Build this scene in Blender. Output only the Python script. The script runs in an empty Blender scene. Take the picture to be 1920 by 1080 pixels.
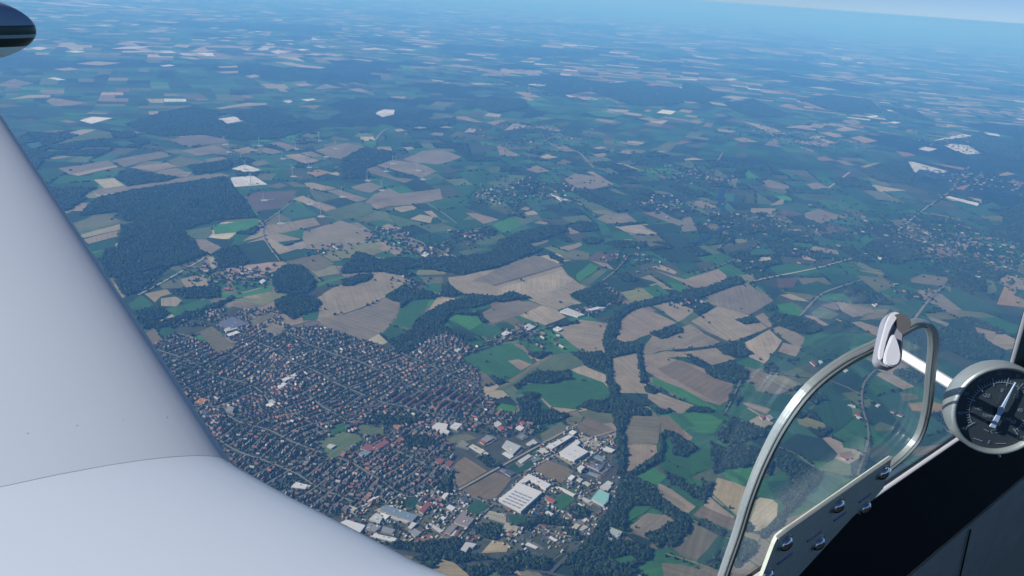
import bpy, bmesh, math, random
import numpy as np
from mathutils import Vector, Matrix

# ------------------------------------------------------------------ camera
SC = bpy.context.scene
COL = SC.collection
ALT = 1250.0                       # metres above the plain
FPX = 1387.0                       # focal length in photograph pixels (1920 wide)
PITCH, ROLL, YAW = math.atan(563.2 / FPX), math.radians(4.15), math.radians(39.126)
_d0 = np.array([math.sin(YAW), math.cos(YAW), 0.0]); _r0 = np.array([math.cos(YAW), -math.sin(YAW), 0.0]); _z = np.array([0, 0, 1.0])
_D = _d0 * math.cos(PITCH) - _z * math.sin(PITCH)
_u0 = _z * math.cos(PITCH) + _d0 * math.sin(PITCH)
_U = _u0 * math.cos(ROLL) - _r0 * math.sin(ROLL)
_R = _r0 * math.cos(ROLL) + _u0 * math.sin(ROLL)
cd = bpy.data.cameras.new('camera'); cam = bpy.data.objects.new('camera', cd); COL.objects.link(cam)
cd.sensor_width = 36.0; cd.lens = 36.0 * FPX / 1920.0; cd.clip_start = 0.02; cd.clip_end = 400000.0
cam.matrix_world = Matrix(((_R[0], _U[0], -_D[0], 0), (_R[1], _U[1], -_D[1], 0), (_R[2], _U[2], -_D[2], ALT), (0, 0, 0, 1)))
SC.camera = cam

# ------------------------------------------------------------------ sky, sun, exposure
SUN_AZ = math.atan2(-0.86, 0.50)  # from the left of the picture
SUN_EL = math.radians(34)
w = bpy.data.worlds.new('World'); SC.world = w; w.use_nodes = True
nt = w.node_tree; bg = nt.nodes['Background']
sky = nt.nodes.new('ShaderNodeTexSky'); sky.sky_type = 'NISHITA'; sky.sun_disc = False
sky.sun_elevation = SUN_EL; sky.sun_rotation = SUN_AZ; sky.altitude = 1250.0
sky.air_density = 0.40; sky.dust_density = 0.2; sky.ozone_density = 4.0
nt.links.new(sky.outputs[0], bg.inputs[0]); bg.inputs[1].default_value = 0.066
sl = bpy.data.lights.new('sun', 'SUN'); sl.energy = 4.9; sl.angle = math.radians(0.5); sl.color = (1.0, 0.96, 0.91)
sun = bpy.data.objects.new('sun', sl); COL.objects.link(sun)
_sd = Vector((math.sin(SUN_AZ) * math.cos(SUN_EL), math.cos(SUN_AZ) * math.cos(SUN_EL), math.sin(SUN_EL)))
sun.rotation_euler = _sd.to_track_quat('Z', 'Y').to_euler()
sun.location = (0, 0, ALT + 40)
SC.view_settings.view_transform = 'Standard'; SC.view_settings.look = 'None'
SC.view_settings.exposure = 0.60; SC.view_settings.gamma = 1.0; SC.view_settings.use_curve_mapping = False
SC.render.engine = 'CYCLES'
cy = SC.cycles
cy.use_denoising = True
cy.max_bounces = 6; cy.volume_bounces = 2; cy.transparent_max_bounces = 12; cy.caustics_reflective = False; cy.caustics_refractive = False
cy.sample_clamp_indirect = 4.0
HAZE_DENSITY = 0.084 / 1000.0
HAZE_COLOR = (0.150, 0.455, 1.0)
HAZE_ABS = (0.5, 0.5, 0.5, 1)

rng = np.random.default_rng(11)
random.seed(11)

# ------------------------------------------------------------------ helpers
def ray(x, y):
    v = _R * (x - 960) + _U * (540 - y) + _D * FPX
    return v / np.linalg.norm(v)
def G(x, y):
    """the point of the plain that the photograph shows at this pixel"""
    v = ray(x, y); t = -ALT / v[2]
    return np.array([v[0] * t, v[1] * t])
def to_px(P):
    P = np.atleast_2d(P); Q = P - np.array([0, 0, ALT])
    c = np.stack([Q @ _R, Q @ _U, Q @ _D], 1)
    return np.stack([960 + FPX * c[:, 0] / c[:, 2], 540 - FPX * c[:, 1] / c[:, 2]], 1), c[:, 2]
def zoom(ox, oy, s, uv):
    uv = np.array(uv, float).reshape(-1, 2)
    return np.stack([ox + uv[:, 0] / s, oy + uv[:, 1] / s], 1)
def ground_poly(px):
    return np.array([G(x, y) for x, y in px])
def tag(o, label=None, cat=None, group=None, kind=None):
    if label: o['label'] = label
    if cat: o['category'] = cat
    if group: o['group'] = group
    if kind: o['kind'] = kind
    return o
def link(name, me, parent=None, mats=()):
    o = bpy.data.objects.new(name, me); COL.objects.link(o)
    for m in mats:
        me.materials.append(m)
    if parent is not None: o.parent = parent
    return o
def empty(name, loc=(0, 0, 0), rz=0.0):
    o = bpy.data.objects.new(name, None); COL.objects.link(o)
    o.location = loc; o.rotation_euler = (0, 0, rz); o.empty_display_size = 0.2
    return o
def mesh_np(name, V, loops, counts, col=None, dirs=None, smooth=False):
    """mesh from arrays; col: one linear colour per face; dirs: one 2D direction per face"""
    me = bpy.data.meshes.new(name)
    V = np.asarray(V, np.float32); loops = np.asarray(loops, np.int32); counts = np.asarray(counts, np.int32)
    me.vertices.add(len(V)); me.vertices.foreach_set('co', V.ravel())
    me.loops.add(len(loops)); me.loops.foreach_set('vertex_index', loops)
    me.polygons.add(len(counts))
    me.polygons.foreach_set('loop_start', np.concatenate([[0], np.cumsum(counts)[:-1]]).astype(np.int32))
    me.polygons.foreach_set('loop_total', counts)
    me.update(calc_edges=True)
    if col is not None:
        a = me.attributes.new('col', 'FLOAT_COLOR', 'FACE')
        c = np.ones((len(counts), 4), np.float32); c[:, :3] = col; a.data.foreach_set('color', c.ravel())
    if dirs is not None:
        a = me.attributes.new('dir', 'FLOAT_VECTOR', 'FACE')
        c = np.zeros((len(counts), 3), np.float32); c[:, :2] = dirs; a.data.foreach_set('vector', c.ravel())
    if smooth: me.shade_smooth()
    else: me.shade_flat()
    return me
def inside(P, poly):
    """vectorised point in polygon, testing only the points within the outline's box"""
    poly = np.asarray(poly); res = np.zeros(len(P), bool)
    if not len(P): return res
    lo, hi = poly.min(0), poly.max(0); sel = np.nonzero((P[:, 0] >= lo[0]) & (P[:, 0] <= hi[0]) & (P[:, 1] >= lo[1]) & (P[:, 1] <= hi[1]))[0]
    if not len(sel): return res
    x, y = P[sel, 0], P[sel, 1]; r = np.zeros(len(sel), bool); n = len(poly); j = n - 1
    for i in range(n):
        xi, yi = poly[i]; xj, yj = poly[j]
        if yi != yj:
            r ^= ((yi > y) != (yj > y)) & (x < (xj - xi) * (y - yi) / (yj - yi) + xi)
        j = i
    res[sel] = r; return res
def rough(poly, step, amp, g=None):
    """break straight edges into steps and shake them a little"""
    g = g or rng; out = []; n = len(poly)
    for i in range(n):
        a, b = poly[i], poly[(i + 1) % n]; L = np.linalg.norm(b - a); k = max(1, min(14, int(L / step)))
        nrm = np.array([-(b - a)[1], (b - a)[0]]) / max(L, 1e-6)
        for q in range(k):
            out.append(a + (b - a) * q / k + nrm * g.normal(0, amp) + (0 if q else g.normal(0, amp, 2)))
    return np.array(out)
def long_dir(poly):
    e = np.roll(poly, -1, 0) - poly; k = np.argmax((e ** 2).sum(1)); d = e[k]; return d / np.linalg.norm(d)
def area(p):
    x, y = p[:, 0], p[:, 1]; return 0.5 * float(np.sum(x * np.roll(y, -1) - y * np.roll(x, -1)))

# ------------------------------------------------------------------ materials
def new_mat(name):
    m = bpy.data.materials.new(name); m.use_nodes = True
    n = m.node_tree.nodes; b = n['Principled BSDF']
    return m, m.node_tree, n, m.node_tree.links, b
def math_node(n, l, op, a, b=None, c=None):
    k = n.new('ShaderNodeMath'); k.operation = op
    for i, v in enumerate((a, b, c)):
        if v is None: continue
        if isinstance(v, (int, float)): k.inputs[i].default_value = v
        else: l.new(v, k.inputs[i])
    return k.outputs[0]
def noise_node(n, l, scale, detail=4, vec=None, rough_=0.55):
    t = n.new('ShaderNodeTexNoise'); t.inputs['Scale'].default_value = scale; t.inputs['Detail'].default_value = detail; t.inputs['Roughness'].default_value = rough_
    if vec is not None: l.new(vec, t.inputs['Vector'])
    return t.outputs['Fac']
def scale_col(n, l, col, fac):
    v = n.new('ShaderNodeVectorMath'); v.operation = 'SCALE'
    l.new(col, v.inputs[0]); l.new(fac, v.inputs['Scale']); return v.outputs[0]
def mat_field():
    m, t, n, l, b = new_mat('farmland')
    a = n.new('ShaderNodeAttribute'); a.attribute_name = 'col'
    d = n.new('ShaderNodeAttribute'); d.attribute_name = 'dir'
    g = n.new('ShaderNodeNewGeometry')
    # along / across the working direction of the field
    dot = n.new('ShaderNodeVectorMath'); dot.operation = 'DOT_PRODUCT'; l.new(g.outputs['Position'], dot.inputs[0]); l.new(d.outputs['Vector'], dot.inputs[1])
    cr = n.new('ShaderNodeVectorMath'); cr.operation = 'CROSS_PRODUCT'; l.new(g.outputs['Position'], cr.inputs[0]); l.new(d.outputs['Vector'], cr.inputs[1])
    sp = n.new('ShaderNodeSeparateXYZ'); l.new(cr.outputs[0], sp.inputs[0])
    cb = n.new('ShaderNodeCombineXYZ'); l.new(math_node(n, l, 'MULTIPLY', dot.outputs['Value'], 0.004), cb.inputs[0]); l.new(math_node(n, l, 'MULTIPLY', sp.outputs['Z'], 0.085), cb.inputs[1])
    stripes = noise_node(n, l, 1.0, 3, cb.outputs[0])
    blot = noise_node(n, l, 0.006, 5, g.outputs['Position'])
    fine = noise_node(n, l, 0.09, 4, g.outputs['Position'], 0.7)
    f = math_node(n, l, 'ADD', math_node(n, l, 'MULTIPLY', stripes, 0.75), math_node(n, l, 'ADD', math_node(n, l, 'MULTIPLY', blot, 0.80), math_node(n, l, 'MULTIPLY', fine, 0.45)))
    patch = noise_node(n, l, 0.022, 3, g.outputs['Position'])
    f = math_node(n, l, 'ADD', f, math_node(n, l, 'MULTIPLY_ADD', patch, 0.5, -0.25))
    tram = math_node(n, l, 'LESS_THAN', math_node(n, l, 'FRACT', math_node(n, l, 'MULTIPLY', sp.outputs['Z'], 1 / 23.0)), 0.12)
    f = math_node(n, l, 'MULTIPLY', f, math_node(n, l, 'MULTIPLY_ADD', tram, -0.13, 1.0))
    l.new(scale_col(n, l, a.outputs['Color'], f), b.inputs['Base Color'])
    b.inputs['Roughness'].default_value = 0.95; b.inputs['Specular IOR Level'].default_value = 0.1
    return m
def mat_attr(name, rough_=0.9, nscale=0.3, namp=0.5, spec=0.2):
    m, t, n, l, b = new_mat(name)
    a = n.new('ShaderNodeAttribute'); a.attribute_name = 'col'
    g = n.new('ShaderNodeNewGeometry')
    f = math_node(n, l, 'ADD', math_node(n, l, 'MULTIPLY', noise_node(n, l, nscale, 3, g.outputs['Position']), namp), 1.0 - namp / 2)
    l.new(scale_col(n, l, a.outputs['Color'], f), b.inputs['Base Color'])
    b.inputs['Roughness'].default_value = rough_; b.inputs['Specular IOR Level'].default_value = spec
    return m
def mat_plain(name, col, rough_=0.5, metal=0.0, nscale=None, namp=0.3, spec=0.5, bump=0.0, coords='Object'):
    m, t, n, l, b = new_mat(name)
    b.inputs['Base Color'].default_value = (*col, 1); b.inputs['Roughness'].default_value = rough_; b.inputs['Metallic'].default_value = metal
    b.inputs['Specular IOR Level'].default_value = spec
    if nscale:
        tc = n.new('ShaderNodeTexCoord'); nf = noise_node(n, l, nscale, 4, tc.outputs[coords])
        rgb = n.new('ShaderNodeRGB'); rgb.outputs[0].default_value = (*col, 1)
        l.new(scale_col(n, l, rgb.outputs[0], math_node(n, l, 'ADD', math_node(n, l, 'MULTIPLY', nf, namp), 1 - namp / 2)), b.inputs['Base Color'])
        if bump:
            bp = n.new('ShaderNodeBump'); bp.inputs['Strength'].default_value = bump; bp.inputs['Distance'].default_value = 0.002
            l.new(nf, bp.inputs['Height']); l.new(bp.outputs[0], b.inputs['Normal'])
    return m
M_FIELD = mat_field()
M_TREE = mat_attr('foliage', 0.9, 0.25, 0.7, 0.1)
M_ROOF = mat_attr('roofing', 0.7, 0.5, 0.35, 0.3)
M_ROAD = mat_attr('paving', 0.9, 0.08, 0.5, 0.2)

TEXTS = {}
def make_text(sx, size=1.0):
    cu = bpy.data.curves.new('lettering', 'FONT'); cu.body = sx; cu.align_x = 'CENTER'; cu.align_y = 'CENTER'; cu.size = size; cu.resolution_u = 3
    to = bpy.data.objects.new('lettering', cu); COL.objects.link(to); dg = bpy.context.evaluated_depsgraph_get()
    TEXTS[sx] = bpy.data.meshes.new_from_object(to.evaluated_get(dg)); bpy.data.objects.remove(to); bpy.data.curves.remove(cu)
for sx in ('-60', '-40', '-20', '0', '20', '40', '60', '80', '100', '120', '140', 'TEMPERATURE', 'C', 'F'): make_text(sx)
# ------------------------------------------------------------------ land colours (albedo)
C = dict(tan=(.30, .255, .175), tanl=(.40, .34, .24), cream=(.46, .41, .28), tanp=(.31, .25, .175), tand=(.23, .20, .145), brown=(.24, .19, .12),
         plough=(.13, .10, .085), straw=(.36, .30, .17), tano=(.36, .25, .13), white=(.78, .78, .76), olive=(.16, .17, .09), olivet=(.20, .18, .11),
         olivey=(.24, .25, .11), oliveg=(.12, .17, .08), olived=(.075, .09, .05), green=(.040, .135, .045), greenb=(.062, .21, .058), greend=(.027, .086, .036),
         dgreen=(.026, .055, .034), teal=(.05, .13, .08), forest=(.012, .024, .015), sand=(.38, .36, .28), sandy=(.42, .35, .22), asphalt=(.10, .105, .10),
         redt=(.34, .19, .13), town=(.095, .105, .08), yard=(.20, .20, .17), works=(.11, .12, .085))
LAND = 0.57   # dull late-summer reflectance
C = {k: tuple(x * LAND * (1.12 if k[:3] in ('tan', 'cre', 'str') else 1.1 if k[:5] in ('green', 'teal') else 1.0) for x in v) for k, v in C.items()}
VA, VB, VC, VD, VE, VF, VG, VH, VK = (640, 360, 3), (640, 720, 3), (1280, 360, 3), (0, 360, 3), (1280, 560, 3), (1280, 720, 3), (0, 0, 3), (640, 0, 3), (1280, 0, 3)
VT = (400, 250, 4.571)
F1 = (0, 0, 1)
# fields: (view, colour, outline)
FIELDS = [
 (F1, 'town', [285,650,330,622,420,655,470,622,600,612,690,640,740,655,800,615,830,612,885,650,905,740,935,760,985,790,1000,900,1040,1010,960,1060,800,1060,560,960,420,880,300,700]),
 (VB, 'works', [560,580,690,600,830,650,900,640,1060,440,1130,340,1290,240,1360,260,1530,300,1560,420,1570,520,1540,640,1470,760,1390,880,1180,1000,960,930,800,870,640,900,300,920,0,880,0,740,200,640,420,620]),
 (F1, 'tan', [622,541,660,522,706,512,727,513,763,524,765,530,723,553,722,560,673,580,600,595,598,580,606,552]),
 (F1, 'tand', [600,597,676,580,723,560,753,569,733,607,720,623,687,638,670,637,600,608]),
 (VA, 'tan', [600,480,690,470,890,430,960,395,1080,360,1130,365,1200,395,1240,420,1270,465,1340,515,1385,535,1280,585,1300,600,1345,625,1210,665,1130,635,1060,610,1000,575,940,565,880,590,720,585,650,550,610,520]),
 (VA, 'tand', [890,430,960,395,1080,360,1130,365,1200,395,1235,413,1060,470,860,525,740,500]),
 (VA, 'tanl', [880,545,1150,465,1240,440,1300,500,1180,560,1000,570,930,565,885,580]),
 (VA, 'tand', [790,680,900,625,1060,615,1130,640,1000,695,850,740,800,710]),
 (VA, 'tanl', [1000,695,1130,640,1210,665,1265,705,1150,750,1060,720]),
 (VA, 'tan', [1210,770,1350,720,1500,740,1470,900,1440,905,1340,890,1220,800]),
 (VA, 'tanp', [1570,720,1680,640,1890,735,1640,835,1590,845,1540,830]),
 (VA, 'tan', [1755,640,1840,610,1990,668,1900,732]),
 (VA, 'tan', [1520,940,1660,910,1685,1000,1710,1080,1780,1140,1560,1130,1530,1080]),
 (VA, 'tanl', [1290,1000,1360,975,1480,1030,1488,1090,1440,1070]),
 (VA, 'green', [290,750,345,630,470,600,500,600,460,690,410,765]),
 (VA, 'olive', [440,480,560,480,575,515,470,520]), (VA, 'green', [460,530,570,518,550,570,450,560]), (VA, 'olivey', [430,440,590,440,580,465,420,465]),
 (VA, 'sandy', [480,700,530,595,660,595,600,625,530,690,500,710]),
 (VA, 'greenb', [600,715,650,690,760,668,790,735,720,780]), (VA, 'green', [720,780,820,745,890,760,910,790,850,830,740,800]),
 (VA, 'greend', [860,745,930,730,1000,770,900,775]),
 (VA, 'green', [660,945,900,855,960,850,1030,900,1080,960,1030,1010,960,1050,930,1075,800,1020,740,980]),
 (VA, 'green', [990,850,1180,780,1230,800,1330,890,1200,910,1090,905,1050,880]), (VA, 'greenb', [1130,802,1200,785,1350,895,1250,905]),
 (VA, 'tanp', [940,950,1000,940,1070,970,1010,1000]),
 (VA, 'oliveg', [1100,960,1190,915,1350,950,1300,1000,1000,1080,900,1120,860,1110,960,1050]),
 (VA, 'olivet', [890,1100,1160,915,1190,918,940,1090]),
 (VA, 'green', [1180,1030,1290,1010,1480,1075,1510,1130,1400,1180,1310,1220,1180,1200,1100,1130,1000,1100]),
 (VA, 'greend', [1240,390,1390,385,1450,415,1320,490,1260,450]), (VA, 'greenb', [1310,470,1400,400,1455,420,1340,510]), (VA, 'oliveg', [1345,510,1460,430,1500,440,1390,525]),
 (VA, 'greend', [1390,525,1500,445,1535,465,1430,530]), (VA, 'olive', [1240,350,1310,325,1400,345,1390,380,1245,385]), (VA, 'plough', [1380,380,1440,335,1550,360,1500,400]),
 (VA, 'tanp', [1400,385,1500,405,1540,440,1480,425]),
 (VA, 'dgreen', [1500,520,1620,470,1780,510,1570,560]), (VA, 'olivey', [1570,565,1690,540,1770,600,1640,630]), (VA, 'green', [1700,540,1780,520,1850,575,1770,600]),
 (VA, 'tanl', [1740,420,1800,412,1890,450,1880,465]), (VA, 'tan', [1760,440,1920,490,1960,520,1900,500]), (VA, 'greenb', [1840,510,1920,525,1960,560,1890,560]),
 (VA, 'tanp', [160,70,270,55,275,80,200,95]), (VA, 'tanl', [285,100,350,80,425,85,350,110]), (VA, 'cream', [390,155,440,130,515,140,500,175]),
 (VA, 'tan', [210,200,260,180,340,205,290,225]), (VA, 'tanp', [30,230,130,195,205,250,110,275]), (VA, 'brown', [0,280,30,240,100,275,0,300]), (VA, 'tand', [-40,190,90,170,130,195,30,230]),
 (VA, 'olivey', [-120,345,210,265,230,300,190,345,60,370,-60,380]), (VA, 'olive', [90,145,180,135,210,165,110,170]), (VA, 'green', [480,65,640,30,720,45,700,90,510,95]),
 (VA, 'greend', [500,100,700,95,730,130,640,180,560,150]), (VA, 'tanp', [700,115,770,120,880,155,800,180]), (VA, 'dgreen', [690,90,760,70,940,130,890,155]),
 (VA, 'greenb', [840,185,970,135,1030,155,1000,195,920,230]), (VA, 'oliveg', [970,135,1080,165,1010,190]), (VA, 'tan', [1015,100,1030,80,1065,90,1040,100]), (VA, 'tanl', [1025,115,1080,105,1100,125,1050,130]),
 (VA, 'tanp', [1080,175,1120,160,1170,175,1150,185]), (VA, 'tanp', [1265,195,1300,205,1350,230,1290,240]), (VA, 'green', [1440,170,1490,175,1520,240,1470,240]),
 (VA, 'tanl', [1540,195,1720,180,1730,195,1700,205,1740,220,1790,235,1700,240,1600,225]), (VA, 'tand', [1430,150,1480,125,1610,120,1660,170,1500,175]), (VA, 'greend', [1610,125,1680,118,1750,165,1670,175]),
 (VA, 'tand', [1680,115,1780,105,1960,190,1990,215,1840,175]), (VA, 'dgreen', [1690,190,1860,175,1940,220,1800,245]), (VA, 'olivey', [1410,110,1480,100,1530,115,1450,125]), (VA, 'tanl', [1650,55,1720,60,1720,75]),
 (VA, 'oliveg', [660,335,770,315,830,320,700,360]), (VA, 'oliveg', [740,275,900,240,930,255,780,305]), (VA, 'tand', [1010,310,1160,265,1170,280,1060,315]), (VA, 'tan', [1215,315,1350,285,1360,300,1280,330]),
 (VA, 'tan', [1580,270,1640,265,1620,280]), (VA, 'olive', [1710,280,1850,305,1720,315]), (VA, 'tanl', [420,320,455,305,480,320,460,345,425,335]),
 (VA, 'green', [170,360,250,330,320,365,260,375]), (VA, 'olive', [420,400,440,400,430,415]),
 # left of the picture
 (VD, 'olive', [430,180,600,120,680,165,600,195,440,230]), (VD, 'tanl', [440,245,680,180,715,195,660,215,470,260]), (VD, 'tan', [470,265,655,220,660,250,500,295]), (VD, 'greend', [490,300,650,260,650,315,520,335]),
 (VD, 'green', [525,350,600,325,560,370]), (VD, 'cream', [520,0,740,-10,745,10,580,48,540,30]), (VD, 'greenb', [1195,190,1440,150,1465,180,1390,220,1210,240]), (VD, 'oliveg', [1040,220,1190,195,1200,235,1160,265,1060,260]),
 (VD, 'tand', [1060,265,1160,270,1250,315,1190,345,1100,300]), (VD, 'dgreen', [1165,270,1320,265,1290,310,1250,315]), (VD, 'tanp', [1360,280,1430,235,1475,195,1478,245,1440,260]), (VD, 'tan', [1480,195,1770,145,1800,185,1600,230,1485,245]),
 (VD, 'tanl', [1490,255,1520,260,1630,325,1560,350]), (VD, 'tand', [1710,225,1920,160,2010,200,2090,270,1920,330,1720,320,1700,260]), (VD, 'plough', [1365,25,1450,0,1670,-10,1640,45,1570,90,1430,110]), (VD, 'dgreen', [1440,110,1580,90,1500,145,1460,155]),
 (VD, 'teal', [1580,90,1650,55,1810,130,1600,155]), (VD, 'tanl', [1650,40,1700,25,1780,60,1740,75]), (VD, 'tanp', [1740,75,1790,55,1900,90,1830,110]), (VD, 'oliveg', [1810,110,1920,80,2020,60,2110,90,1990,150,1900,165]), (VD, 'olive', [1500,160,1560,120,1640,155,1480,190]),
 (VD, 'dgreen', [1330,300,1480,270,1570,390,1400,410,1250,370]), (VD, 'greend', [1560,355,1680,320,1750,355,1590,390]), (VD, 'olivet', [1590,395,1790,350,1880,405,1780,450,1650,410]), (VD, 'olivey', [1790,345,1920,310,1960,340,1920,385,1870,390]),
 (VD, 'sand', [1170,370,1200,375,1215,430,1190,450]), (VD, 'tan', [1020,490,1150,460,1190,530,1050,545]), (VD, 'straw', [815,575,930,550,970,570,900,590,870,625]), (VD, 'tan', [900,600,990,590,1030,610,990,645,910,640]),
 (VD, 'green', [720,630,790,585,870,630,860,680,740,660]), (VD, 'green', [900,660,1000,645,1180,600,1200,640,960,710,930,670]), (VD, 'greenb', [1230,560,1330,580,1540,525,1520,560,1320,600,1240,595]), (VD, 'green', [1190,480,1270,480,1280,560,1200,530]),
 (VD, 'green', [1300,500,1480,480,1530,520,1340,570]),
 (VD, 'olive', [890,520,1010,480,1050,540,920,545]), (VD, 'cream', [885,720,980,685,980,700,900,735]), (VD, 'olivey', [1300,605,1450,595,1540,620,1420,660]), (VD, 'tand', [1310,630,1400,620,1480,640,1400,665]), (VD, 'olivey', [1450,580,1600,555,1620,580,1500,620]),
 (VD, 'greenb', [1770,520,1920,475,1960,480,1790,535]), (VD, 'green', [1690,700,1790,680,1780,720,1710,725]), (VD, 'olivet', [1400,730,1530,680,1560,690,1440,760]), (VD, 'tand', [1460,775,1530,740,1610,775,1540,815]),
 (VD, 'olivet', [1105,790,1190,755,1270,830,1340,870,1210,910,1160,850]), (VD, 'olived', [800,460,1000,410,1140,370,1000,440,850,500]), (VD, 'olived', [1220,690,1310,645,1390,660,1300,700]), (VD, 'oliveg', [960,430,1140,380,1170,420,1050,470]),
 # right half
 (VC, 'tanp', [30,490,200,435,250,470,230,510,110,550,0,520,-10,500]), (VC, 'olivey', [315,470,395,460,400,495,360,505]), (VC, 'tand', [135,590,240,540,360,515,510,610,380,690,300,680,200,645,135,625]),
 (VC, 'tan', [40,730,200,645,380,695,480,765,310,840,230,840,100,760]), (VC, 'tan', [-170,815,-100,800,40,745,130,780,220,840,150,870,0,885,-130,895,-200,930,-235,890]), (VC, 'olived', [40,745,150,790,250,840,230,855,130,800]),
 (VC, 'tan', [-235,930,-100,895,0,900,190,880,300,940,160,975,60,930]), (VC, 'tanl', [350,850,490,775,560,840,540,870,460,970,380,930]), (VC, 'tan', [495,770,560,750,735,845,640,870,560,825]), (VC, 'tanp', [560,850,660,870,640,930,540,900]),
 (VC, 'tan', [400,700,450,680,490,720,500,760,480,765]), (VC, 'greenb', [510,640,620,620,690,680,670,700,560,690]), (VC, 'tanl', [540,580,610,575,715,620,620,610]), (VC, 'dgreen', [430,530,530,540,560,570,510,600]),
 (VC, 'plough', [530,490,650,480,620,540,540,540]), (VC, 'oliveg', [720,680,780,645,880,690,830,720,740,710]), (VC, 'tanp', [680,690,740,700,820,750,800,755,700,710]), (VC, 'brown', [780,640,850,620,890,670,830,660]),
 (VC, 'tan', [860,620,910,620,1020,695,960,705,890,670]), (VC, 'tand', [910,630,1060,650,1080,680,1010,690]), (VC, 'olivet', [995,725,1080,665,1160,660,1130,710]), (VC, 'tanp', [950,735,1000,730,1140,780,1100,815,1040,790]),
 (VC, 'tanl', [860,710,930,735,900,740]), (VC, 'green', [700,800,1000,800,1110,830,900,880,660,870]), (VC, 'greend', [740,830,960,800,930,920,730,930]), (VC, 'green', [290,960,380,930,460,980,410,1000]),
 (VC, 'tanp', [-240,920,-130,920,0,950,150,1010,280,1080,260,1170,210,1200,100,1170,-60,1090,-200,1010]), (VC, 'tand', [1340,460,1500,480,1460,530,1280,510,1290,490]), (VC, 'olive', [1470,530,1540,540,1520,570]), (VC, 'olivey', [1690,390,1750,400,1820,440,1790,450,1700,410]),
 (VC, 'tanp', [1770,510,1820,465,1920,490,1950,560,1800,525]), (VC, 'tano', [1760,620,1800,530,1890,545,1880,590,1920,610,1960,650,1780,630]), (VC, 'green', [1870,570,1920,555,1960,600,1900,600]), (VC, 'tand', [1430,650,1470,640,1560,680,1540,700]),
 (VC, 'tan', [1640,760,1760,790,1740,835,1660,790]), (VC, 'tand', [1380,700,1500,740,1490,760,1390,720]), (VC, 'cream', [405,395,440,365,490,365,505,390,430,400]), (VC, 'olivey', [275,265,350,262,360,305,330,300]),
 (VC, 'tanl', [655,360,700,360,760,390,700,385]), (VC, 'tan', [690,320,750,310,870,330,875,355,740,335]), (VC, 'tand', [690,120,760,95,910,140,780,180,700,150]), (VC, 'plough', [510,130,550,90,680,125,600,140]),
 (VC, 'tanp', [380,90,540,95,500,125,400,120]), (VC, 'tanl', [500,80,550,40,590,45,560,70]), (VC, 'teal', [520,75,640,60,700,75,680,115,530,95]), (VC, 'plough', [740,230,850,185,950,210,830,240]),
 (VC, 'white', [1480,30,1500,25,1670,65,1650,78]), (VC, 'tanl', [1590,30,1680,40,1670,65]), (VC, 'teal', [1640,80,1750,60,1800,85,1660,115]), (VC, 'redt', [1390,115,1580,160,1570,165,1400,125]), (VC, 'redt', [1555,185,1620,200,1615,210]),
 (VC, 'olive', [1240,215,1310,205,1420,240,1330,250]), (VC, 'tand', [0,150,40,140,75,215,0,230]), (VC, 'olivey', [990,445,1130,455,1125,468,1010,450]), (VC, 'olivey', [1000,430,1110,440,1130,450,1040,440]),
 (VC, 'green', [480,420,640,400,780,440,700,470,540,470]), (VC, 'olived', [200,310,420,270,430,310,260,360]), (VC, 'olived', [70,400,170,390,160,430,100,440]), (VC, 'greend', [560,560,760,500,880,560,760,580]),
 (VC, 'green', [1090,560,1240,520,1330,560,1200,600]), (VC, 'greend', [1160,640,1300,600,1440,640,1320,700]), (VC, 'oliveg', [1700,490,1750,510,1760,560,1720,580]),
 # right foreground, seen through the vent window
 (VE, 'brown', [-30,345,150,430,280,490,260,570,210,600,0,480,-150,400]), (VE, 'greenb', [-170,445,0,510,60,540,200,630,170,640,0,560,-180,480]), (VE, 'tan', [-190,500,-60,560,60,600,20,640,0,650,-90,640,-200,560]), (VE, 'greenb', [-130,650,0,655,230,680,180,760,100,760,0,720,-80,700]),
 (VE, 'tanp', [0,740,60,780,40,810,0,800]), (VE, 'olivet', [390,470,480,465,550,500,500,540,420,520]), (VE, 'tan', [330,590,370,585,500,630,470,650,390,620]), (VE, 'olivey', [645,680,700,670,810,710,800,740,740,740,660,710]),
 (VE, 'oliveg', [1070,720,1110,695,1190,720,1160,750,1080,750]), (VE, 'green', [895,790,950,780,1020,810,1010,860,910,840]), (VE, 'olivet', [875,870,950,860,960,880,890,900]), (VE, 'tanp', [1100,400,1200,380,1290,410,1150,430]),
 (VE, 'tano', [1265,590,1400,580,1530,620,1530,660,1290,630]), (VE, 'tan', [1455,735,1560,760,1540,775]), (VE, 'olivet', [1300,840,1440,820,1480,810,1420,870,1300,890]), (VE, 'dgreen', [560,810,640,760,780,790,860,870,830,920,700,910]),
 (VE, 'greend', [330,520,600,540,740,600,620,660,480,620]), (VE, 'greend', [760,580,930,570,960,680,860,760,720,640]), (VE, 'oliveg', [760,960,860,900,950,940,940,1000,800,990]), (VE, 'dgreen', [820,440,1000,420,980,520,860,540]),
 (VE, 'green', [120,640,330,600,430,660,360,700,240,690]), (VE, 'olived', [1020,840,1140,820,1170,880,1060,900]), (VE, 'greend', [1090,760,1290,760,1340,830,1180,850]), (VE, 'olive', [1220,530,1300,540,1340,570,1240,580]),
 (VE, 'green', [490,1010,600,980,700,1010,640,1080,500,1090]),
 (VF, 'straw', [150,625,190,530,380,590,320,770,290,740]), (VF, 'tanp', [125,650,150,640,300,755,270,770,120,690]), (VF, 'brown', [50,740,110,690,290,770,330,830,300,840,140,770]), (VF, 'cream', [370,770,420,640,510,650,540,680,530,760,440,830,400,830]),
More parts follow.
